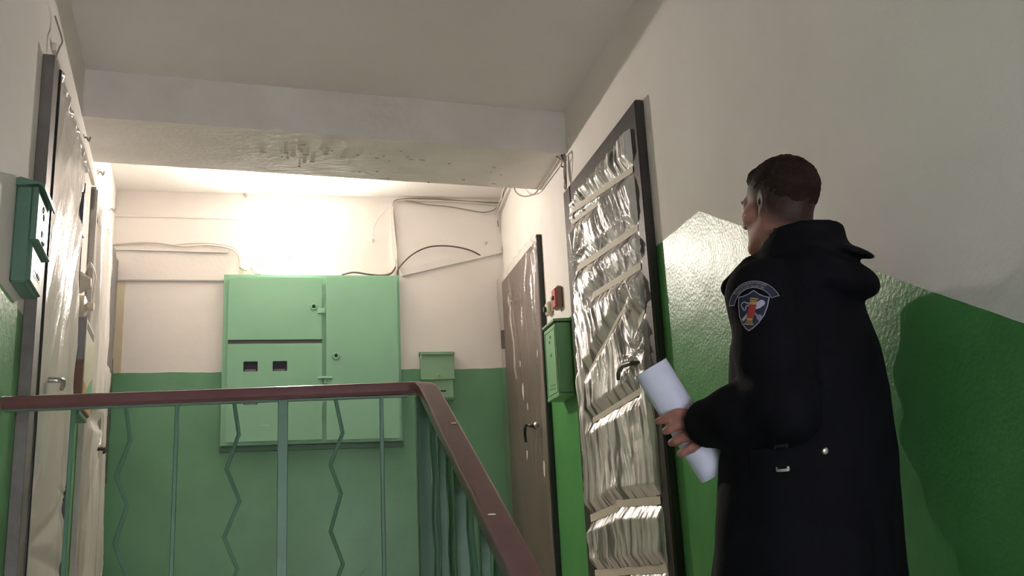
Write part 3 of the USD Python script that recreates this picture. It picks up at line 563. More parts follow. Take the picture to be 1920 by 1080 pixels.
cable([pR(4.66, 2.35, .03), pR(4.85, 2.345, .03), pR(5.10, 2.352, .03), pR(5.24, 2.36, .03), pR(5.45, 2.42, .05), pR(5.62, 2.53, .06), pR(5.68, 2.69, .05)], .005, M_cable_grey, 'grey cable along the beam end and looping up to the recess ceiling')
for k in range(3):
    cable([pR(5.70 + .1*k, 2.70, .02), pR(5.90 + .06*k, 2.67 - .01*k, .03 + .01*k), pR(6.15, 2.66 - .02*k, .03), pR(6.33, 2.62 - .015*k, .03), pR(6.34, 2.56 - .05*k, .02)], .005, (M_cable_white, M_cable_grey, M_cable_white)[k], ('upper', 'middle', 'lower')[k] + ' cable of the tangle in the right corner below the ceiling')
wb_ = thing('wire_bundle', 'coiled bundle of loose wires hanging from the beam corner by the silver door', 'wires', pR(4.6, 2.35))
for k in range(4):
    a = .012*k; obj('wire_loop', tube([pR(4.60 + a, 2.345, .012), pR(4.56 + a, 2.335, .03 + a), pR(4.555, 2.28, .032), pR(4.585 + .5*a, 2.21 - a, .028), pR(4.61 - .5*a, 2.20 - a, .022), pR(4.625 - a, 2.27, .018), pR(4.60, 2.34, .012)], .0042, 7, smooth=7), (M_cable_grey, M_cable_dark, M_cable_white, M_cable_grey)[k], wb_, smooth=40)
obj('wire_tie', tube([pR(4.55, 2.30, .02), pR(4.56, 2.30, .042), pR(4.63, 2.295, .03), pR(4.63, 2.295, .012)], .004, 6, smooth=4), M_cable_grey, wb_, smooth=40)
conduit2 = [pL(3.40, 2.20, .008), pL(3.9, 2.193, .008), pL(4.4, 2.235, .008), pL(4.93, 2.245, .008)]
obj('cable_duct', sweep_rect(conduit2, .03, .016, upv=nL), M_white_worn, cat='conduit', label='worn cable duct running above the nearest left door', smooth=30)
cable([pL(3.36, 2.13, .02), pL(3.38, 2.19, .03), pL(3.42, 2.24, .03), pL(3.36, 2.30, .01)], .0032, M_cable_grey, 'grey wire end sticking up at the corner of the nearest left door')
cable([pL(3.42, 2.15, .015), pL(3.6, 2.135, .02), pL(3.9, 2.14, .015), pL(4.3, 2.15, .015), pL(4.36, 2.05, .02)], .005, M_cable_grey, 'grey wire along the head of the nearest left door')

# ------------------------------------------------------------------ solid modelling of the person: signed distances on a grid, then a surface net
class Field:
    def __init__(s, lo, hi, h):
        s.lo, s.h = np.asarray(lo, float), h
        s.n = tuple(int(math.ceil((b - a)/h)) + 1 for a, b in zip(lo, hi)); s.F = np.full(s.n, .08, np.float32)
    def box(s, lo, hi, pad):
        a = np.clip(np.floor((np.asarray(lo) - pad - s.lo)/s.h).astype(int), 0, s.n); b = np.clip(np.ceil((np.asarray(hi) + pad - s.lo)/s.h).astype(int) + 1, 0, s.n)
        sl = tuple(slice(i, j) for i, j in zip(a, b))
        G = np.stack(np.meshgrid(*[s.lo[k] + s.h*np.arange(a[k], b[k]) for k in range(3)], indexing='ij'), -1)
        return sl, G
    def put(s, d, sl, k, cut):
        A = s.F[sl]
        if cut:
            d = -d
            if k: h = np.clip(.5 + .5*(d - A)/k, 0, 1); s.F[sl] = A*(1 - h) + d*h + k*h*(1 - h)
            else: s.F[sl] = np.maximum(A, d)
        else:
            if k: h = np.clip(.5 + .5*(A - d)/k, 0, 1); s.F[sl] = A*(1 - h) + d*h - k*h*(1 - h)
            else: s.F[sl] = np.minimum(A, d)
    def cone(s, a, b, ra, rb, k=.02, cut=False):
        a, b = np.asarray(a, float), np.asarray(b, float); r = max(ra, rb)
        sl, G = s.box(np.minimum(a, b) - r, np.maximum(a, b) + r, .03 + k)
        if 0 in G.shape: return
        d = b - a; t = np.clip(((G - a) @ d)/max(d @ d, 1e-9), 0, 1)
        s.put((np.linalg.norm(G - a - t[..., None]*d, axis=-1) - (ra + (rb - ra)*t)).astype(np.float32), sl, k, cut)
    def chain(s, P, R, k=.012):
        for i in range(len(P) - 1): s.cone(P[i], P[i+1], R[i], R[i+1], k)
    def ell(s, c, r, A=np.eye(3), k=.02, cut=False):
        """Ellipsoid with semi-axes r along the rows of A."""
        c, r, A = np.asarray(c, float), np.asarray(r, float), np.asarray(A, float); e = np.sqrt(((A*r[:, None])**2).sum(0))
        sl, G = s.box(c - e, c + e, .03 + k)
        if 0 in G.shape: return
        q = (G - c) @ A.T; k0 = np.linalg.norm(q/r, axis=-1); k1 = np.linalg.norm(q/(r*r), axis=-1) + 1e-9
        s.put((k0*(k0 - 1)/k1).astype(np.float32), sl, k, cut)
    def loft(s, rows, A, k=.02):
        """Stack of ellipses: rows (z, centre x, centre y, half-width along A[0], half-width along A[1])."""
        R = np.asarray(rows, float); R = R[np.argsort(R[:, 0])]; m = R[:, 3:].max()
        sl, G = s.box((R[:, 1].min() - m, R[:, 2].min() - m, R[0, 0]), (R[:, 1].max() + m, R[:, 2].max() + m, R[-1, 0]), .04)
        z = G[..., 2]; cx, cy, a, b = (np.interp(z, R[:, 0], R[:, i]) for i in (1, 2, 3, 4))
        dx, dy = G[..., 0] - cx, G[..., 1] - cy; l = dx*A[0][0] + dy*A[0][1]; f = dx*A[1][0] + dy*A[1][1]
        k0 = np.sqrt((l/a)**2 + (f/b)**2); k1 = np.sqrt((l/a**2)**2 + (f/b**2)**2) + 1e-9
        d = np.maximum(np.maximum(k0*(k0 - 1)/k1, -np.minimum(a, b)), np.maximum(R[0, 0] - z, z - R[-1, 0])); s.put(d.astype(np.float32), sl, k, False)
    def at(s, p):
        from scipy.ndimage import map_coordinates
        return map_coordinates(s.F, ((np.asarray(p) - s.lo)/s.h).T, order=1, mode='nearest')
    def mesh(s):
        F = s.F; I = F < 0; n = np.array(F.shape) - 1
        cr = [(i >> 2 & 1, i >> 1 & 1, i & 1) for i in range(8)]
        cnt = sum(I[a:a + n[0], b:b + n[1], c:c + n[2]].astype(np.int8) for a, b, c in cr)
        C = np.argwhere((cnt > 0) & (cnt < 8)); idx = np.full(tuple(n), -1, np.int64); idx[tuple(C.T)] = np.arange(len(C))
        val = {c: F[C[:, 0] + c[0], C[:, 1] + c[1], C[:, 2] + c[2]] for c in cr}; S = np.zeros((len(C), 3)); N = np.zeros(len(C))
        for a in cr:
            for ax in range(3):
                if a[ax]: continue
                b = list(a); b[ax] = 1; b = tuple(b); va, vb = val[a], val[b]; x = (va < 0) != (vb < 0)
                t = np.where(x, va/np.where(x, va - vb, 1), 0); p = np.array(a, float) + t[:, None]*np.eye(3)[ax]; S += p*x[:, None]; N += x
        V = s.lo + s.h*(C + S/N[:, None]); Q = []
        for ax in range(3):
            o1, o2 = [(1, 2), (2, 0), (0, 1)][ax]; sl0, sl1 = [slice(None)]*3, [slice(None)]*3; sl0[ax] = slice(0, -1); sl1[ax] = slice(1, None)
            X = I[tuple(sl0)] != I[tuple(sl1)]; E = np.argwhere(X); E = E[(E[:, o1] > 0) & (E[:, o2] > 0) & (E[:, o1] < n[o1]) & (E[:, o2] < n[o2]) & (E[:, ax] < n[ax])]
            fl_ = I[tuple(E.T)]; q = []
            for d1_, d2_ in ((0, 0), (1, 0), (1, 1), (0, 1)):
                e = E.copy(); e[:, o1] -= 1 - d1_; e[:, o2] -= 1 - d2_; q.append(idx[tuple(e.T)])
            q = np.stack(q, 1); q[~fl_] = q[~fl_][:, ::-1]; Q.append(q)
        Q = np.vstack(Q); Q = Q[(Q >= 0).all(1)]
        m = trimesh.Trimesh(V, np.vstack([Q[:, :3], Q[:, [0, 2, 3]]]), process=False)
        return m
def relax(m, it=6):
    from scipy.sparse import coo_matrix
    e = m.edges_unique; n = len(m.vertices); i = np.r_[e[:, 0], e[:, 1]]; j = np.r_[e[:, 1], e[:, 0]]
    A = coo_matrix((np.ones(len(i)), (i, j)), shape=(n, n)).tocsr(); dg = np.maximum(np.asarray(A.sum(1)), 1); v = np.array(m.vertices)
    for _ in range(it):
        for w in (.5, -.52): v = v + w*(A @ v/dg - v)
    return trimesh.Trimesh(v, m.faces, process=False)

TURN = math.radians(122); BF = np.array([math.cos(TURN), math.sin(TURN), 0]); BL = np.array([-BF[1], BF[0], 0]); UP = np.array([0, 0, 1.0])
PO = np.array([1.125, 2.0, 0.0]); FOOT = -.45
def W(l, f, z): return PO + BL*l + BF*f + UP*z
BA = np.stack([BL, BF, UP])
HS = .905; HT = math.radians(111); HF = np.array([math.cos(HT), math.sin(HT), .06]); HF /= np.linalg.norm(HF); HL = np.array([-math.sin(HT), math.cos(HT), 0]); HU = np.cross(HF, -HL); HU = HU if HU[2] > 0 else -HU
HA = np.stack([HL, HF, HU]); HC = np.array([1.135, 2.005, 1.155]) + HF*.007 + np.array([0, 0, .003])
def H(l, f, z): return HC + (HL*l + HF*f*1.07 + HU*z)*HS
# joints
SL, EL_, WL = W(.165, -.02, .905), W(.215, -.070, .648), W(.195, .155, .637)
SR, ER, WR = W(-.165, -.02, .905), W(-.20, .01, .63), W(-.20, .17, .44)
HN = np.array([-.21, -.976, -.06]); HN /= np.linalg.norm(HN)      # the way the hand's back faces
HX = np.array([.976, -.21, 0]); HX -= HN*(HX @ HN); HX /= np.linalg.norm(HX); HZ = np.cross(HX, HN); HZ = HZ if HZ[2] > 0 else -HZ
RC = np.array([.838, 2.105, .662]) + HX*.032                              # centre of the paper roll
RAX = (-.47*HX + .88*HZ + .02*HN); RAX /= np.linalg.norm(RAX)
def K(x, z, n): return RC + HX*(x - .016) + HZ*z + HN*(n + .004)                  # hand coordinates about the roll

def build_hand(F, k=.006):
    F.chain([WL + HN*.012, K(.060, -.012, .036)], [.029, .027], .01)
    for q in (( .034, .006), (.034, -.010), (.040, -.026), (.046, -.044)): F.cone(K(.066, -.012, .034), K(q[0], q[1], .047), .020, .0125, .012)
    fingers = [[(.034, .006, .049), (-.004, .008, .052), (-.028, .000, .046), (-.046, -.006, .030)],
               [(.034, -.012, .050), (-.004, -.016, .055), (-.024, -.024, .047), (-.032, -.029, .034)],
               [(.040, -.032, .050), (.006, -.044, .054), (-.013, -.053, .046), (-.021, -.056, .034)],
               [(.046, -.054, .046), (.020, -.070, .050), (.004, -.078, .043), (-.004, -.081, .033)]]
    for fi, fg in enumerate(fingers):
        r = [.0130, .0120, .0108, .0092] if fi < 3 else [.0118, .0106, .0095, .0082]
        F.chain([K(*p) for p in fg], r, .004)
    th = [(.060, -.004, .018), (.048, .004, -.014), (.012, .014, -.050), (-.012, .010, -.062)]
    F.chain([K(*p) for p in th], [.018, .0135, .0115, .0095], .008)
    return fingers
def build_right_hand(F):
    d = BF*.55 - UP*.83; d /= np.linalg.norm(d); o = WR + d*.045; s = np.cross(d, UP); s /= np.linalg.norm(s); u = np.cross(s, d)
    F.cone(WR, o + d*.035, .028, .03, .012); F.cone(o + s*.02, o + s*.028 + d*.05, .02, .016, .01); F.cone(o - s*.02, o - s*.028 + d*.045, .02, .015, .01)
    for i, (q, L) in enumerate(((.030, .072), (.010, .082), (-.011, .076), (-.030, .060))):
        a = o + s*q + d*.052; F.chain([a, a + d*L*.45 - u*.006, a + d*L*.70 - u*.022, a + d*L*.78 - u*.042], [.0100, .0092, .0085, .0075], .004)
    F.chain([o + s*.03, o + s*.05 + d*.03 - u*.01, o + s*.045 + d*.062 - u*.025], [.016, .012, .009], .006)

def body_field(lo, hi, h):
    F = Field(lo, hi, h)
    hell = lambda c, r, A, k, cut=False: F.ell(c, np.asarray(r)*HS*np.array([1, 1.07, 1]), A, k*HS, cut)
    hcone = lambda p, q, ra, rb, k: F.cone(p, q, ra*HS, rb*HS, k*HS)
    # skull and face
    hell(H(0, -.014, .036), (.0765, .098, .092), HA, .0)
    hell(H(0, .022, -.045), (.0615, .070, .078), HA, .03)
    for s in (-1, 1):
        hcone(H(s*.050, -.002, -.058), H(s*.018, .070, -.103), .020, .018, .03)
        hell(H(s*.047, .054, -.022), (.020, .024, .020), HA, .025)
        hcone(H(s*.012, .086, .021), H(s*.042, .072, .023), .0105, .010, .016)
        hell(H(s*.031, .096, .004), (.015, .014, .011), HA, .012, cut=True)
        hell(H(s*.031, .0765, .003), (.013, .0125, .012), HA, .002)
        hcone(H(s*.016, .0865, .0115), H(s*.044, .0755, .0105), .0045, .004, .004)      # upper lids
        hcone(H(s*.016, .086, -.006), H(s*.043, .075, -.006), .0035, .003, .004)
        hell(H(s*.013, .098, -.033), (.009, .011, .0085), HA, .008)                      # nostril wings
        hcone(H(s*.016, .085, -.058), H(0, .0935, -.0565), .0055, .006, .006)              # lips
        hcone(H(s*.015, .084, -.067), H(0, .091, -.068), .0060, .0075, .006)
        ear = np.stack([HL*.90 + HF*s*.42, HF*.90 - HL*s*.42, HU])
        hell(H(s*.0800, -.012, .000), (.0060, .0185, .0320), ear, .006)
        hell(H(s*.0862, -.006, .003), (.0050, .0105, .0200), ear, .004, cut=True)
        hell(H(s*.0765, -.003, -.026), (.0055, .009, .011), ear, .006)
        hell(H(s*.081, .000, -.002), (.004, .006, .008), ear, .003)
    hcone(H(0, .090, .010), H(0, .112, -.028), .0075, .0105, .014)
    hell(H(0, .078, -.103), (.021, .017, .016), HA, .022)
    # neck and trunk
    F.cone(H(0, -.022, -.055), W(0, -.02, .985), .057, .062, .03); F.cone(W(0, -.02, .985), W(0, -.02, .92), .06, .085, .04)
    F.cone(W(-.14, -.02, .915), W(.14, -.02, .915), .05, .05, .05); F.loft([(.20, PO[0], PO[1], .10, .08), (.40, PO[0], PO[1], .165, .105), (.60, PO[0], PO[1], .15, .10), (.80, PO[0], PO[1], .17, .11), (.93, PO[0], PO[1], .10, .07)], BA, .05)
    for S_, E_, w_ in ((SL, EL_, WL), (SR, ER, WR)):
        F.chain([S_, E_], [.050, .040], .04); F.chain([E_, w_], [.041, .029], .02)
    build_hand(F); build_right_hand(F)
    for s in (-1, 1):
        hip, knee, ank = W(s*.09, 0, .40), W(s*.10, .05, .02), W(s*.105, .06 if s > 0 else .0, FOOT + .095)
        F.chain([hip, knee], [.085, .056], .05); F.chain([knee, (knee + ank)/2 - BF*.015, ank], [.054, .050, .036], .02)
        F.chain([ank - BF*.035 - UP*.05, ank + BF*.06 - UP*.045, ank + BF*.15 - UP*.065], [.034, .034, .024], .02)
    return F
per = thing('person', 'man in a long dark hooded coat standing on the stairs with rolled papers', 'person', PO + UP*FOOT)
bf_ = body_field((.66, 1.74, -.47), (1.40, 2.48, 1.32), .0045)
body = relax(bf_.mesh(), 3)
# skin with cropped stubble on the back and sides of the head (hair colour on the head itself, by place)
def skin_mat():
    n = {'g': ('geometry', {}), 'sub': ('vector_math', dict(math_type='subtract', vector2=tuple(HC))),
         'df': ('vector_math', dict(math_type='dot_product', vector2=tuple(HF))), 'du': ('vector_math', dict(math_type='dot_product', vector2=tuple(HU))),
         'nz': ('noise_texture', dict(scale=420.0, detail=2)), 'nb': ('noise_texture', dict(scale=14.0, detail=4)),
         'lin': ('math', dict(math_type='multiply_add', value2=-1.15, value3=-.018)), 'sm': ('math', dict(math_type='add')),
         'mr': ('map_range', dict(range_type='smoothstep', from_min=-.095, from_max=.004, to_min=0.0, to_max=1.0, clamp=True)),
         'th': ('math', dict(math_type='multiply')), 'nn': ('math', dict(math_type='multiply_add', value2=.3, value3=.80)), 'cl': ('clamp', {}),
         'up0': ('map_range', dict(from_min=-.10, from_max=-.055, clamp=True)), 'ml': ('math', dict(math_type='multiply')),
         'sk': ('rgb_ramp', {'ramp': [(.3, (.40, .195, .155)), (.7, (.33, .15, .12))]}), 'mx': ('mix', dict(color2=(.024, .0145, .0115))),
         'p': ('principled_bsdf', dict(roughness=.6, specular_ior_level=.3, subsurface_weight=.12, subsurface_scale=.004)), 'b': ('bump', dict(strength=.12, distance=.001))}
    l = [('g.position', 'sub.vector1'), ('sub.vector', 'df.vector1'), ('sub.vector', 'du.vector1'), ('df.value', 'lin.value1'), ('lin.value', 'sm.value1'), ('du.value', 'sm.value2'),
         ('sm.value', 'mr.value'), ('g.position', 'nz.vector'), ('g.position', 'nb.vector'), ('mr.result', 'th.value1'), ('nz.fac', 'nn.value1'), ('nn.value', 'th.value2'), ('th.value', 'cl.value'),
         ('du.value', 'up0.value'), ('cl.result', 'ml.value1'), ('up0.result', 'ml.value2'), ('nb.fac', 'sk.fac'), ('sk.color', 'mx.color1'), ('ml.value', 'mx.fac'), ('mx.color', 'p.base_color'),
         ('nz.fac', 'b.height'), ('b.normal', 'p.normal')]
    return usdkit.material(stage, '/World/Looks/skin', n, l, surface='p.BSDF')
M_skin = skin_mat()
M_coat = mat('coat_navy', (.0052, .0056, .0085), .85, (.004, .0043, .0065), 12, bump=.35, bscale=28, bdist=.006, spec=.12, sheen=.0)
M_hair = mat('cropped_hair', (.027, .0165, .013), .8, (.018, .011, .009), 60, bump=.7, bscale=260, bdist=.002, spec=.12)
M_trouser = mat('trouser_black', (.006, .006, .007), .8, bump=.3, bscale=40)
M_shoe = mat('shoe_leather', (.015, .014, .013), .35)
M_eye = mat('eye_white', (.7, .68, .65), .2)
obj('body', body, M_skin, per, smooth=True, label='bare head, neck and hands')
for s in (-1, 1):
    e = trimesh.creation.icosphere(3, .0118*HS); e.apply_translation(H(s*.031, .0792, .003)); ob = obj('eyeball', e, M_eye, per, smooth=True)
    i_ = trimesh.creation.icosphere(2, .0058*HS); i_.apply_translation(H(s*.0315, .0858, .003)); obj('iris', i_, mat('iris_grey' if s > 0 else 'iris_grey_b', (.06, .065, .07), .2), ob, smooth=True)
    bp = [H(s*.014, .0965, .0235), H(s*.028, .0945, .030), H(s*.046, .079, .026)]
    obj('eyebrow', tube(bp, [.0028, .0042, .0022], 8, smooth=6), M_hair, per, smooth=40)
# hair: a close crop over the top and back, short fringe in front
hf = Field(HC - .15, HC + .17, .0032)
hf.ell(H(0, -.014, .037), np.array((.0805, .1090, .0965))*HS, HA, .0)
hf.ell(H(0, .046, .088), np.array((.052, .038, .028))*HS, HA, .02)
sl, G = hf.box(HC - .15, HC + .17, 0); q = (G - HC)/HS; qf, qu, ql = q @ HF, q @ HU, q @ HL
line = np.interp(qf, [-.13, -.06, -.02, .02, .05, .075, .10, .13], [-.055, -.045, .020, .036, .050, .060, .076, .086])   # hairline height by place
nzh = .004*(meshkit.noise(G*np.array([240., 240, 170]), 3) - .5) + .003*(meshkit.noise(G*90, 5) - .5)
inner = np.clip((qu - line)/.09, -1, 1)
hf.F = np.maximum(hf.F + (nzh + .0052*(1 - inner)).astype(np.float32), ((line - .02 - qu)*.8 + nzh*1.5).astype(np.float32))
obj('hair', relax(hf.mesh(), 1), M_hair, per, smooth=True)

# ------------------------------------------------------------------ clothes
cf = Field((.76, 1.70, -.02), (1.40, 2.40, 1.16), .006)
def row(z, l, f, a, b): c = W(l, f, z); return (z, c[0], c[1], a, b)
cf.loft([row(.00, .0, .055, .250, .215), row(.28, .0, .045, .232, .200), row(.56, .0, .005, .220, .185), row(.70, .0, -.015, .205, .168), row(.80, 0, -.02, .20, .155), row(.90, 0, -.025, .18, .125), row(.955, 0, -.03, .12, .095)], BA, .0)
cf.cone(W(-.13, -.02, .925), W(.13, -.02, .925), .062, .062, .05)
for S_, E_, w_ in ((SL, EL_, WL), (SR, ER, WR)):
    cf.chain([S_, S_*.5 + E_*.5, E_], [.078, .076, .066], .03); d_ = (w_ - E_)/np.linalg.norm(w_ - E_); cf.chain([E_, (E_ + w_)/2, w_ - d_*.030], [.067, .066, .056], .03)
d_ = (WL - EL_)/np.linalg.norm(WL - EL_)
# collar, hood lying on the back, its front edge running over the shoulder
cf.loft([row(.93, 0, -.02, .155, .135), row(.99, 0, -.035, .115, .112), row(1.045, 0, -.05, .098, .098), row(1.078, 0, -.06, .086, .086)], BA, .02)
cf.cone(W(.085, .05, .965), W(.122, .085, .948), .036, .013, .025); cf.cone(W(.05, .06, 1.0), W(.115, .075, .955), .034, .022, .03)
cf.cone(W(-.085, .05, .965), W(-.122, .085, .948), .036, .013, .025); cf.cone(W(-.05, .06, 1.0), W(-.115, .075, .955), .034, .022, .03)
cf.cone(W(-.07, -.10, .955), W(.07, -.10, .955), .055, .055, .03)
cf.ell(W(-.005, -.130, .948), (.118, .074, .046), np.stack([BL, BF*.88 + UP*.47, UP*.88 - BF*.47]), .012)
cf.ell(W(-.005, -.092, 1.036), (.098, .092, .032), np.stack([BL, BF*.84 + UP*.54, UP*.84 - BF*.54]), .008)
cf.ell(W(-.01, -.162, 1.004), (.062, .048, .012), np.stack([BL, BF*.88 + UP*.47, UP*.88 - BF*.47]), .006)
# neck opening, sleeve mouth and hem are hollow
cf.cone(H(0, -.03, -.03), W(0, -.02, .99), .082, .074, .0, cut=True)
cf.cone(W(.0, .10, 1.10), W(0, .085, 1.0), .05, .045, .01, cut=True)
for E_, w_ in ((EL_, WL), (ER, WR)):
    d2 = (w_ - E_)/np.linalg.norm(w_ - E_); cf.cone(w_ - d2*.05, w_ + d2*.08, .041, .046, .0, cut=True)
# the coat's folds: long soft drapes in the skirt, creases at the elbow
sl, G = cf.box((.76, 1.70, -.02), (1.40, 2.40, 1.16), 0)
rel = G - PO; th_ = np.arctan2(rel @ BL, rel @ BF); rad = np.hypot(rel[..., 0], rel[..., 1])
fold_ = .010*np.sin(th_*9 + 3*meshkit.noise(G*4.0, 2))*np.clip((.55 - G[..., 2])/.4, 0, 1)
crease = .003*np.sin(52*(G[..., 2] + .5*(rel @ BF)) + 5*meshkit.noise(G*9, 4))*np.exp(-((G - EL_)**2).sum(-1)/.012)
cf.F += (fold_ + crease + .006*(meshkit.fbm(G*11.0, 2, 6) - .5)).astype(np.float32)
coat = relax(cf.mesh(), 4)
ct = obj('coat', coat, M_coat, per, smooth=True)
tf = Field((.80, 1.75, -.45), (1.40, 2.40, .40), .008)
for s in (-1, 1):
    ank = W(s*.105, .06 if s > 0 else 0.0, FOOT + .10); tf.chain([W(s*.09, 0, .36), W(s*.10, .05, .02), ank - UP*.03], [.105, .078, .066], .04)
obj('trousers', relax(tf.mesh(), 4), M_trouser, per, smooth=True)
for s in (-1, 1):
    ank = W(s*.105, .06 if s > 0 else 0.0, FOOT + .095); sf = Field(ank - .26, ank + .26, .006)
    sf.chain([ank - BF*.035 - UP*.02, ank - BF*.035 - UP*.045], [.052, .050], .02); sf.chain([ank - BF*.03 - UP*.052, ank + BF*.07 - UP*.05, ank + BF*.16 - UP*.062], [.043, .046, .034], .02)
    sl, G = sf.box(ank - .26, ank + .26, 0); sf.F = np.maximum(sf.F, (FOOT - G[..., 2]).astype(np.float32))
    obj('shoe', relax(sf.mesh(), 2), M_shoe, per, smooth=40)

# ------------------------------------------------------------------ badge on the sleeve, half belt, snap
def on_coat(m, c, X, Y, N, lift, start=.05):
    """Lays a flat mesh (x, y, thickness z) on the coat around c, marching in along -N."""
    m = tm(m); v = np.asarray(m.vertices); p = c + v[:, :1]*X + v[:, 1:2]*Y + N*start; t = np.zeros(len(p))
    for _ in range(40): t += np.clip(cf.at(p - t[:, None]*N) - .0005, -.004, .02)*.9
    q = p - t[:, None]*N + N*(lift + v[:, 2:3]); f = np.array(m.faces)
    if np.dot(np.cross(X, Y), N) < 0: f = f[:, ::-1]
    return trimesh.Trimesh(q, f, process=False)
def fine(poly, h0, h1, s=.004): return plate(poly, h0, h1).subdivide_to_size(s)
BN = np.array([-.62, -.78, .05]); BN /= np.linalg.norm(BN); BX = np.cross(UP, BN); BX /= np.linalg.norm(BX); BY = np.cross(BN, BX); BX, BY = BX*.985 - BY*.17, BY*.985 + BX*.17
BC = np.array([.938, 1.862, .858]) + BX*.020 - BY*.001
M_badge = mat('badge_navy', (.012, .016, .055), .7, bump=.3, bscale=400, bdist=.001)
M_thread = mat('badge_silver_thread', (.32, .32, .35), .6)
M_gold = mat('badge_gold_thread', (.40, .28, .10), .6); M_bred = mat('badge_red', (.30, .025, .025), .6); M_bwhite = mat('badge_white', (.38, .38, .44), .6)
sh = sg.Polygon([(0, .056), (.014, .046), (.028, .0405), (.041, .039), (.040, .015), (.035, -.012), (.024, -.034), (.010, -.050), (0, -.056), (-.010, -.050), (-.024, -.034), (-.035, -.012), (-.040, .015), (-.041, .039), (-.028, .0405), (-.014, .046)])
BS = .83
def patch(poly, h0, h1): return on_coat(fine(sa.scale(poly, BS, BS, origin=(0, 0)), h0, h1), BC, BX, BY, BN, .001)
bdg = obj('sleeve_badge', patch(sh, 0, .0016), M_badge, per, smooth=40, label='shield-shaped navy sleeve badge')
obj('badge_edge', patch(sh.difference(sh.buffer(-.0022)), .0012, .0030), M_thread, bdg)
rot = lambda p, a, x=0, y=0: sa.translate(sa.rotate(p, a, origin=(0, 0)), x, y)
col = [(sg.box(-.0105, .026, .0105, .034), M_gold), (sg.box(-.009, .017, .009, .0245), M_gold), (sg.box(-.010, -.020, .010, .0165), M_bred), (sg.box(-.008, -.028, .008, -.0205), M_gold), (sg.box(-.011, -.033, .011, -.030), M_gold), (sg.box(-.014, -.039, .014, -.0355), M_gold)]
for p, m in col: obj('badge_column', patch(rot(p, -6), .0018, .0034), m, bdg)
obj('badge_column', patch(rot(sg.box(-.012, .0285, .012, .0305), -6), .003, .0040), M_badge, bdg)
rod = sg.Polygon([(-.004, -.034), (.004, -.034), (.004, -.008), (-.004, -.008)]); obj('badge_tool', patch(rot(rod, -42), .0016, .0028), M_bwhite, bdg)
blade = sg.Polygon([(-.004, .008), (.004, .008), (.0085, .020), (.0085, .034), (.004, .039), (-.004, .039), (-.0085, .034), (-.0085, .020)]); obj('badge_tool', patch(rot(blade, -48), .0016, .0028), M_bwhite, bdg)
kr = sg.Point(0, .0275).buffer(.0095).union(sg.Point(-.007, .020).buffer(.005)).union(sg.Point(.007, .020).buffer(.005)); kr = kr.difference(kr.buffer(-.0026)); obj('badge_key', patch(rot(kr, 55), .0016, .0030), M_bwhite, bdg)
obj('badge_key', patch(rot(sg.box(-.007, -.036, .007, -.024).union(sg.box(-.003, -.024, .003, -.006)), 50), .0016, .0027), mat('badge_lilac', (.20, .20, .30), .6), bdg)
# arched tab above it
R0, R1, A0, A1 = .052, .072, math.radians(172), math.radians(30); acy = .010
def arc_pt(r, a): return (r*math.cos(a), acy + r*math.sin(a)*1.0)
arc = sg.Polygon([arc_pt(R1, a) for a in np.linspace(A0, A1, 40)] + [arc_pt(R0, a) for a in np.linspace(A1, A0, 40)])
tab = obj('sleeve_tab', patch(arc, 0, .0016), M_badge, per, smooth=40, label='arched navy tab with two lines of lettering')
obj('tab_edge', patch(arc.difference(arc.buffer(-.0016)), .0012, .0028), M_thread, tab)
def arc_text(s_, r, a_mid, h):
    t = meshkit.text_mesh(s_, h, .0010, bold=True).subdivide_to_size(.004); v = np.array(t.vertices); wd = v[:, 0].max(); v[:, 0] -= wd/2
    a = a_mid - v[:, 0]/r; rr = r + v[:, 1]; v2 = np.stack([BS*rr*np.cos(a), BS*(acy + rr*np.sin(a)), v[:, 2] + .0018], 1)
    return on_coat(trimesh.Trimesh(v2, t.faces, process=False), BC, BX, BY, BN, .001)
M_letter = mat('badge_grey_thread', (.22, .22, .235), .7)
obj('tab_lettering', arc_text('ЖИЛИЩНАЯ ИНСПЕКЦИЯ', .0635, math.radians(105), .0052), M_letter, tab, smooth=False)
obj('tab_lettering', arc_text('ТВЕРСКОЙ ОБЛАСТИ', .0552, math.radians(105), .0052), M_letter, tab, smooth=False)
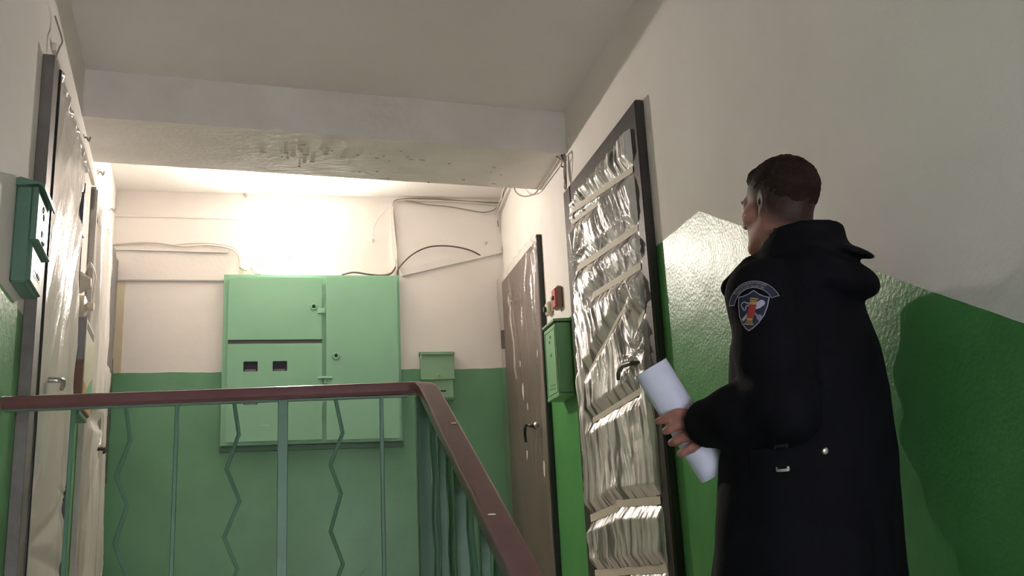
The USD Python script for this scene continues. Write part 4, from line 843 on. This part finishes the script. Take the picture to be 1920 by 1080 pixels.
# strap with buckle and a snap on the waist
SN = np.array([-.30, -.95, 0]); SN /= np.linalg.norm(SN); SX = np.cross(UP, SN); SX /= np.linalg.norm(SX); SC = np.array([1.045, 1.83, .546]) - SX*.074
def waist(m, lift=.001): return on_coat(m, SC, SX, UP, SN, lift, .035)
obj('waist_strap', waist(fine(sg.box(-.055, -.019, .16, .019).buffer(.004), 0, .004, .008)), M_coat, per, smooth=40)
bk = sg.box(-.010, -.024, .010, .024).buffer(.003).difference(sg.box(-.010, -.0215, .0085, .0215)).difference(sg.box(-.02, -.017, .02, .0195))
for g_ in bk.geoms: obj('buckle_end', waist(fine(g_, .004, .0075)), M_chrome, per, smooth=30, label='bright metal end of the belt buckle')
sp = lathe([(0, 0), (.0075, 0), (.0075, .002), (.006, .0038), (.004, .0028), (.0025, .0032), (0, .0032)], 20)
sp.apply_translation([.088, .010, .004]); obj('snap_button', waist(sp), mat('snap_silver', (.75, .74, .72), .2, metal=.9), per, smooth=30)

# ------------------------------------------------------------------ the rolled papers
rp = thing('paper_roll', 'loose roll of white papers held in the man\'s left hand', 'papers', RC)
Lr, nt, ns = .285, 90, 12
tt = np.linspace(0, 2*np.pi*1.55, nt); rr = .0425 - .0030*tt/(2*np.pi) + .0008*np.sin(3*tt)
e2 = np.cross(RAX, HN); e2 /= np.linalg.norm(e2); e1 = np.cross(e2, RAX)
V = []
for i in range(ns + 1):
    s_ = (i/ns - .5)*Lr - .004; V.append(RC + RAX*s_ + rr[:, None]*(np.cos(tt + 2.3)[:, None]*e1 + np.sin(tt + 2.3)[:, None]*e2*1.02))
V = np.vstack(V); G = np.arange((ns + 1)*nt).reshape(ns + 1, nt); qd = np.stack([G[:-1, :-1], G[1:, :-1], G[1:, 1:], G[:-1, 1:]], -1).reshape(-1, 4)
T = trimesh.Trimesh(V, np.vstack([qd[:, :3], qd[:, [0, 2, 3]]]), process=False); nv_ = T.vertex_normals*.0004
b_ = np.concatenate([G[0], G[1:, -1], G[-1, ::-1][1:], G[::-1, 0][1:-1]]); o_ = len(V)
side = np.array([[b_[i], b_[(i + 1) % len(b_)], b_[(i + 1) % len(b_)] + o_, ] for i in range(len(b_))] + [[b_[i], b_[(i + 1) % len(b_)] + o_, b_[i] + o_] for i in range(len(b_))])
obj('paper_sheet', trimesh.Trimesh(np.vstack([V + nv_, V - nv_]), np.vstack([T.faces, T.faces[:, ::-1] + o_, side]), process=False), M_paper, rp, smooth=40)
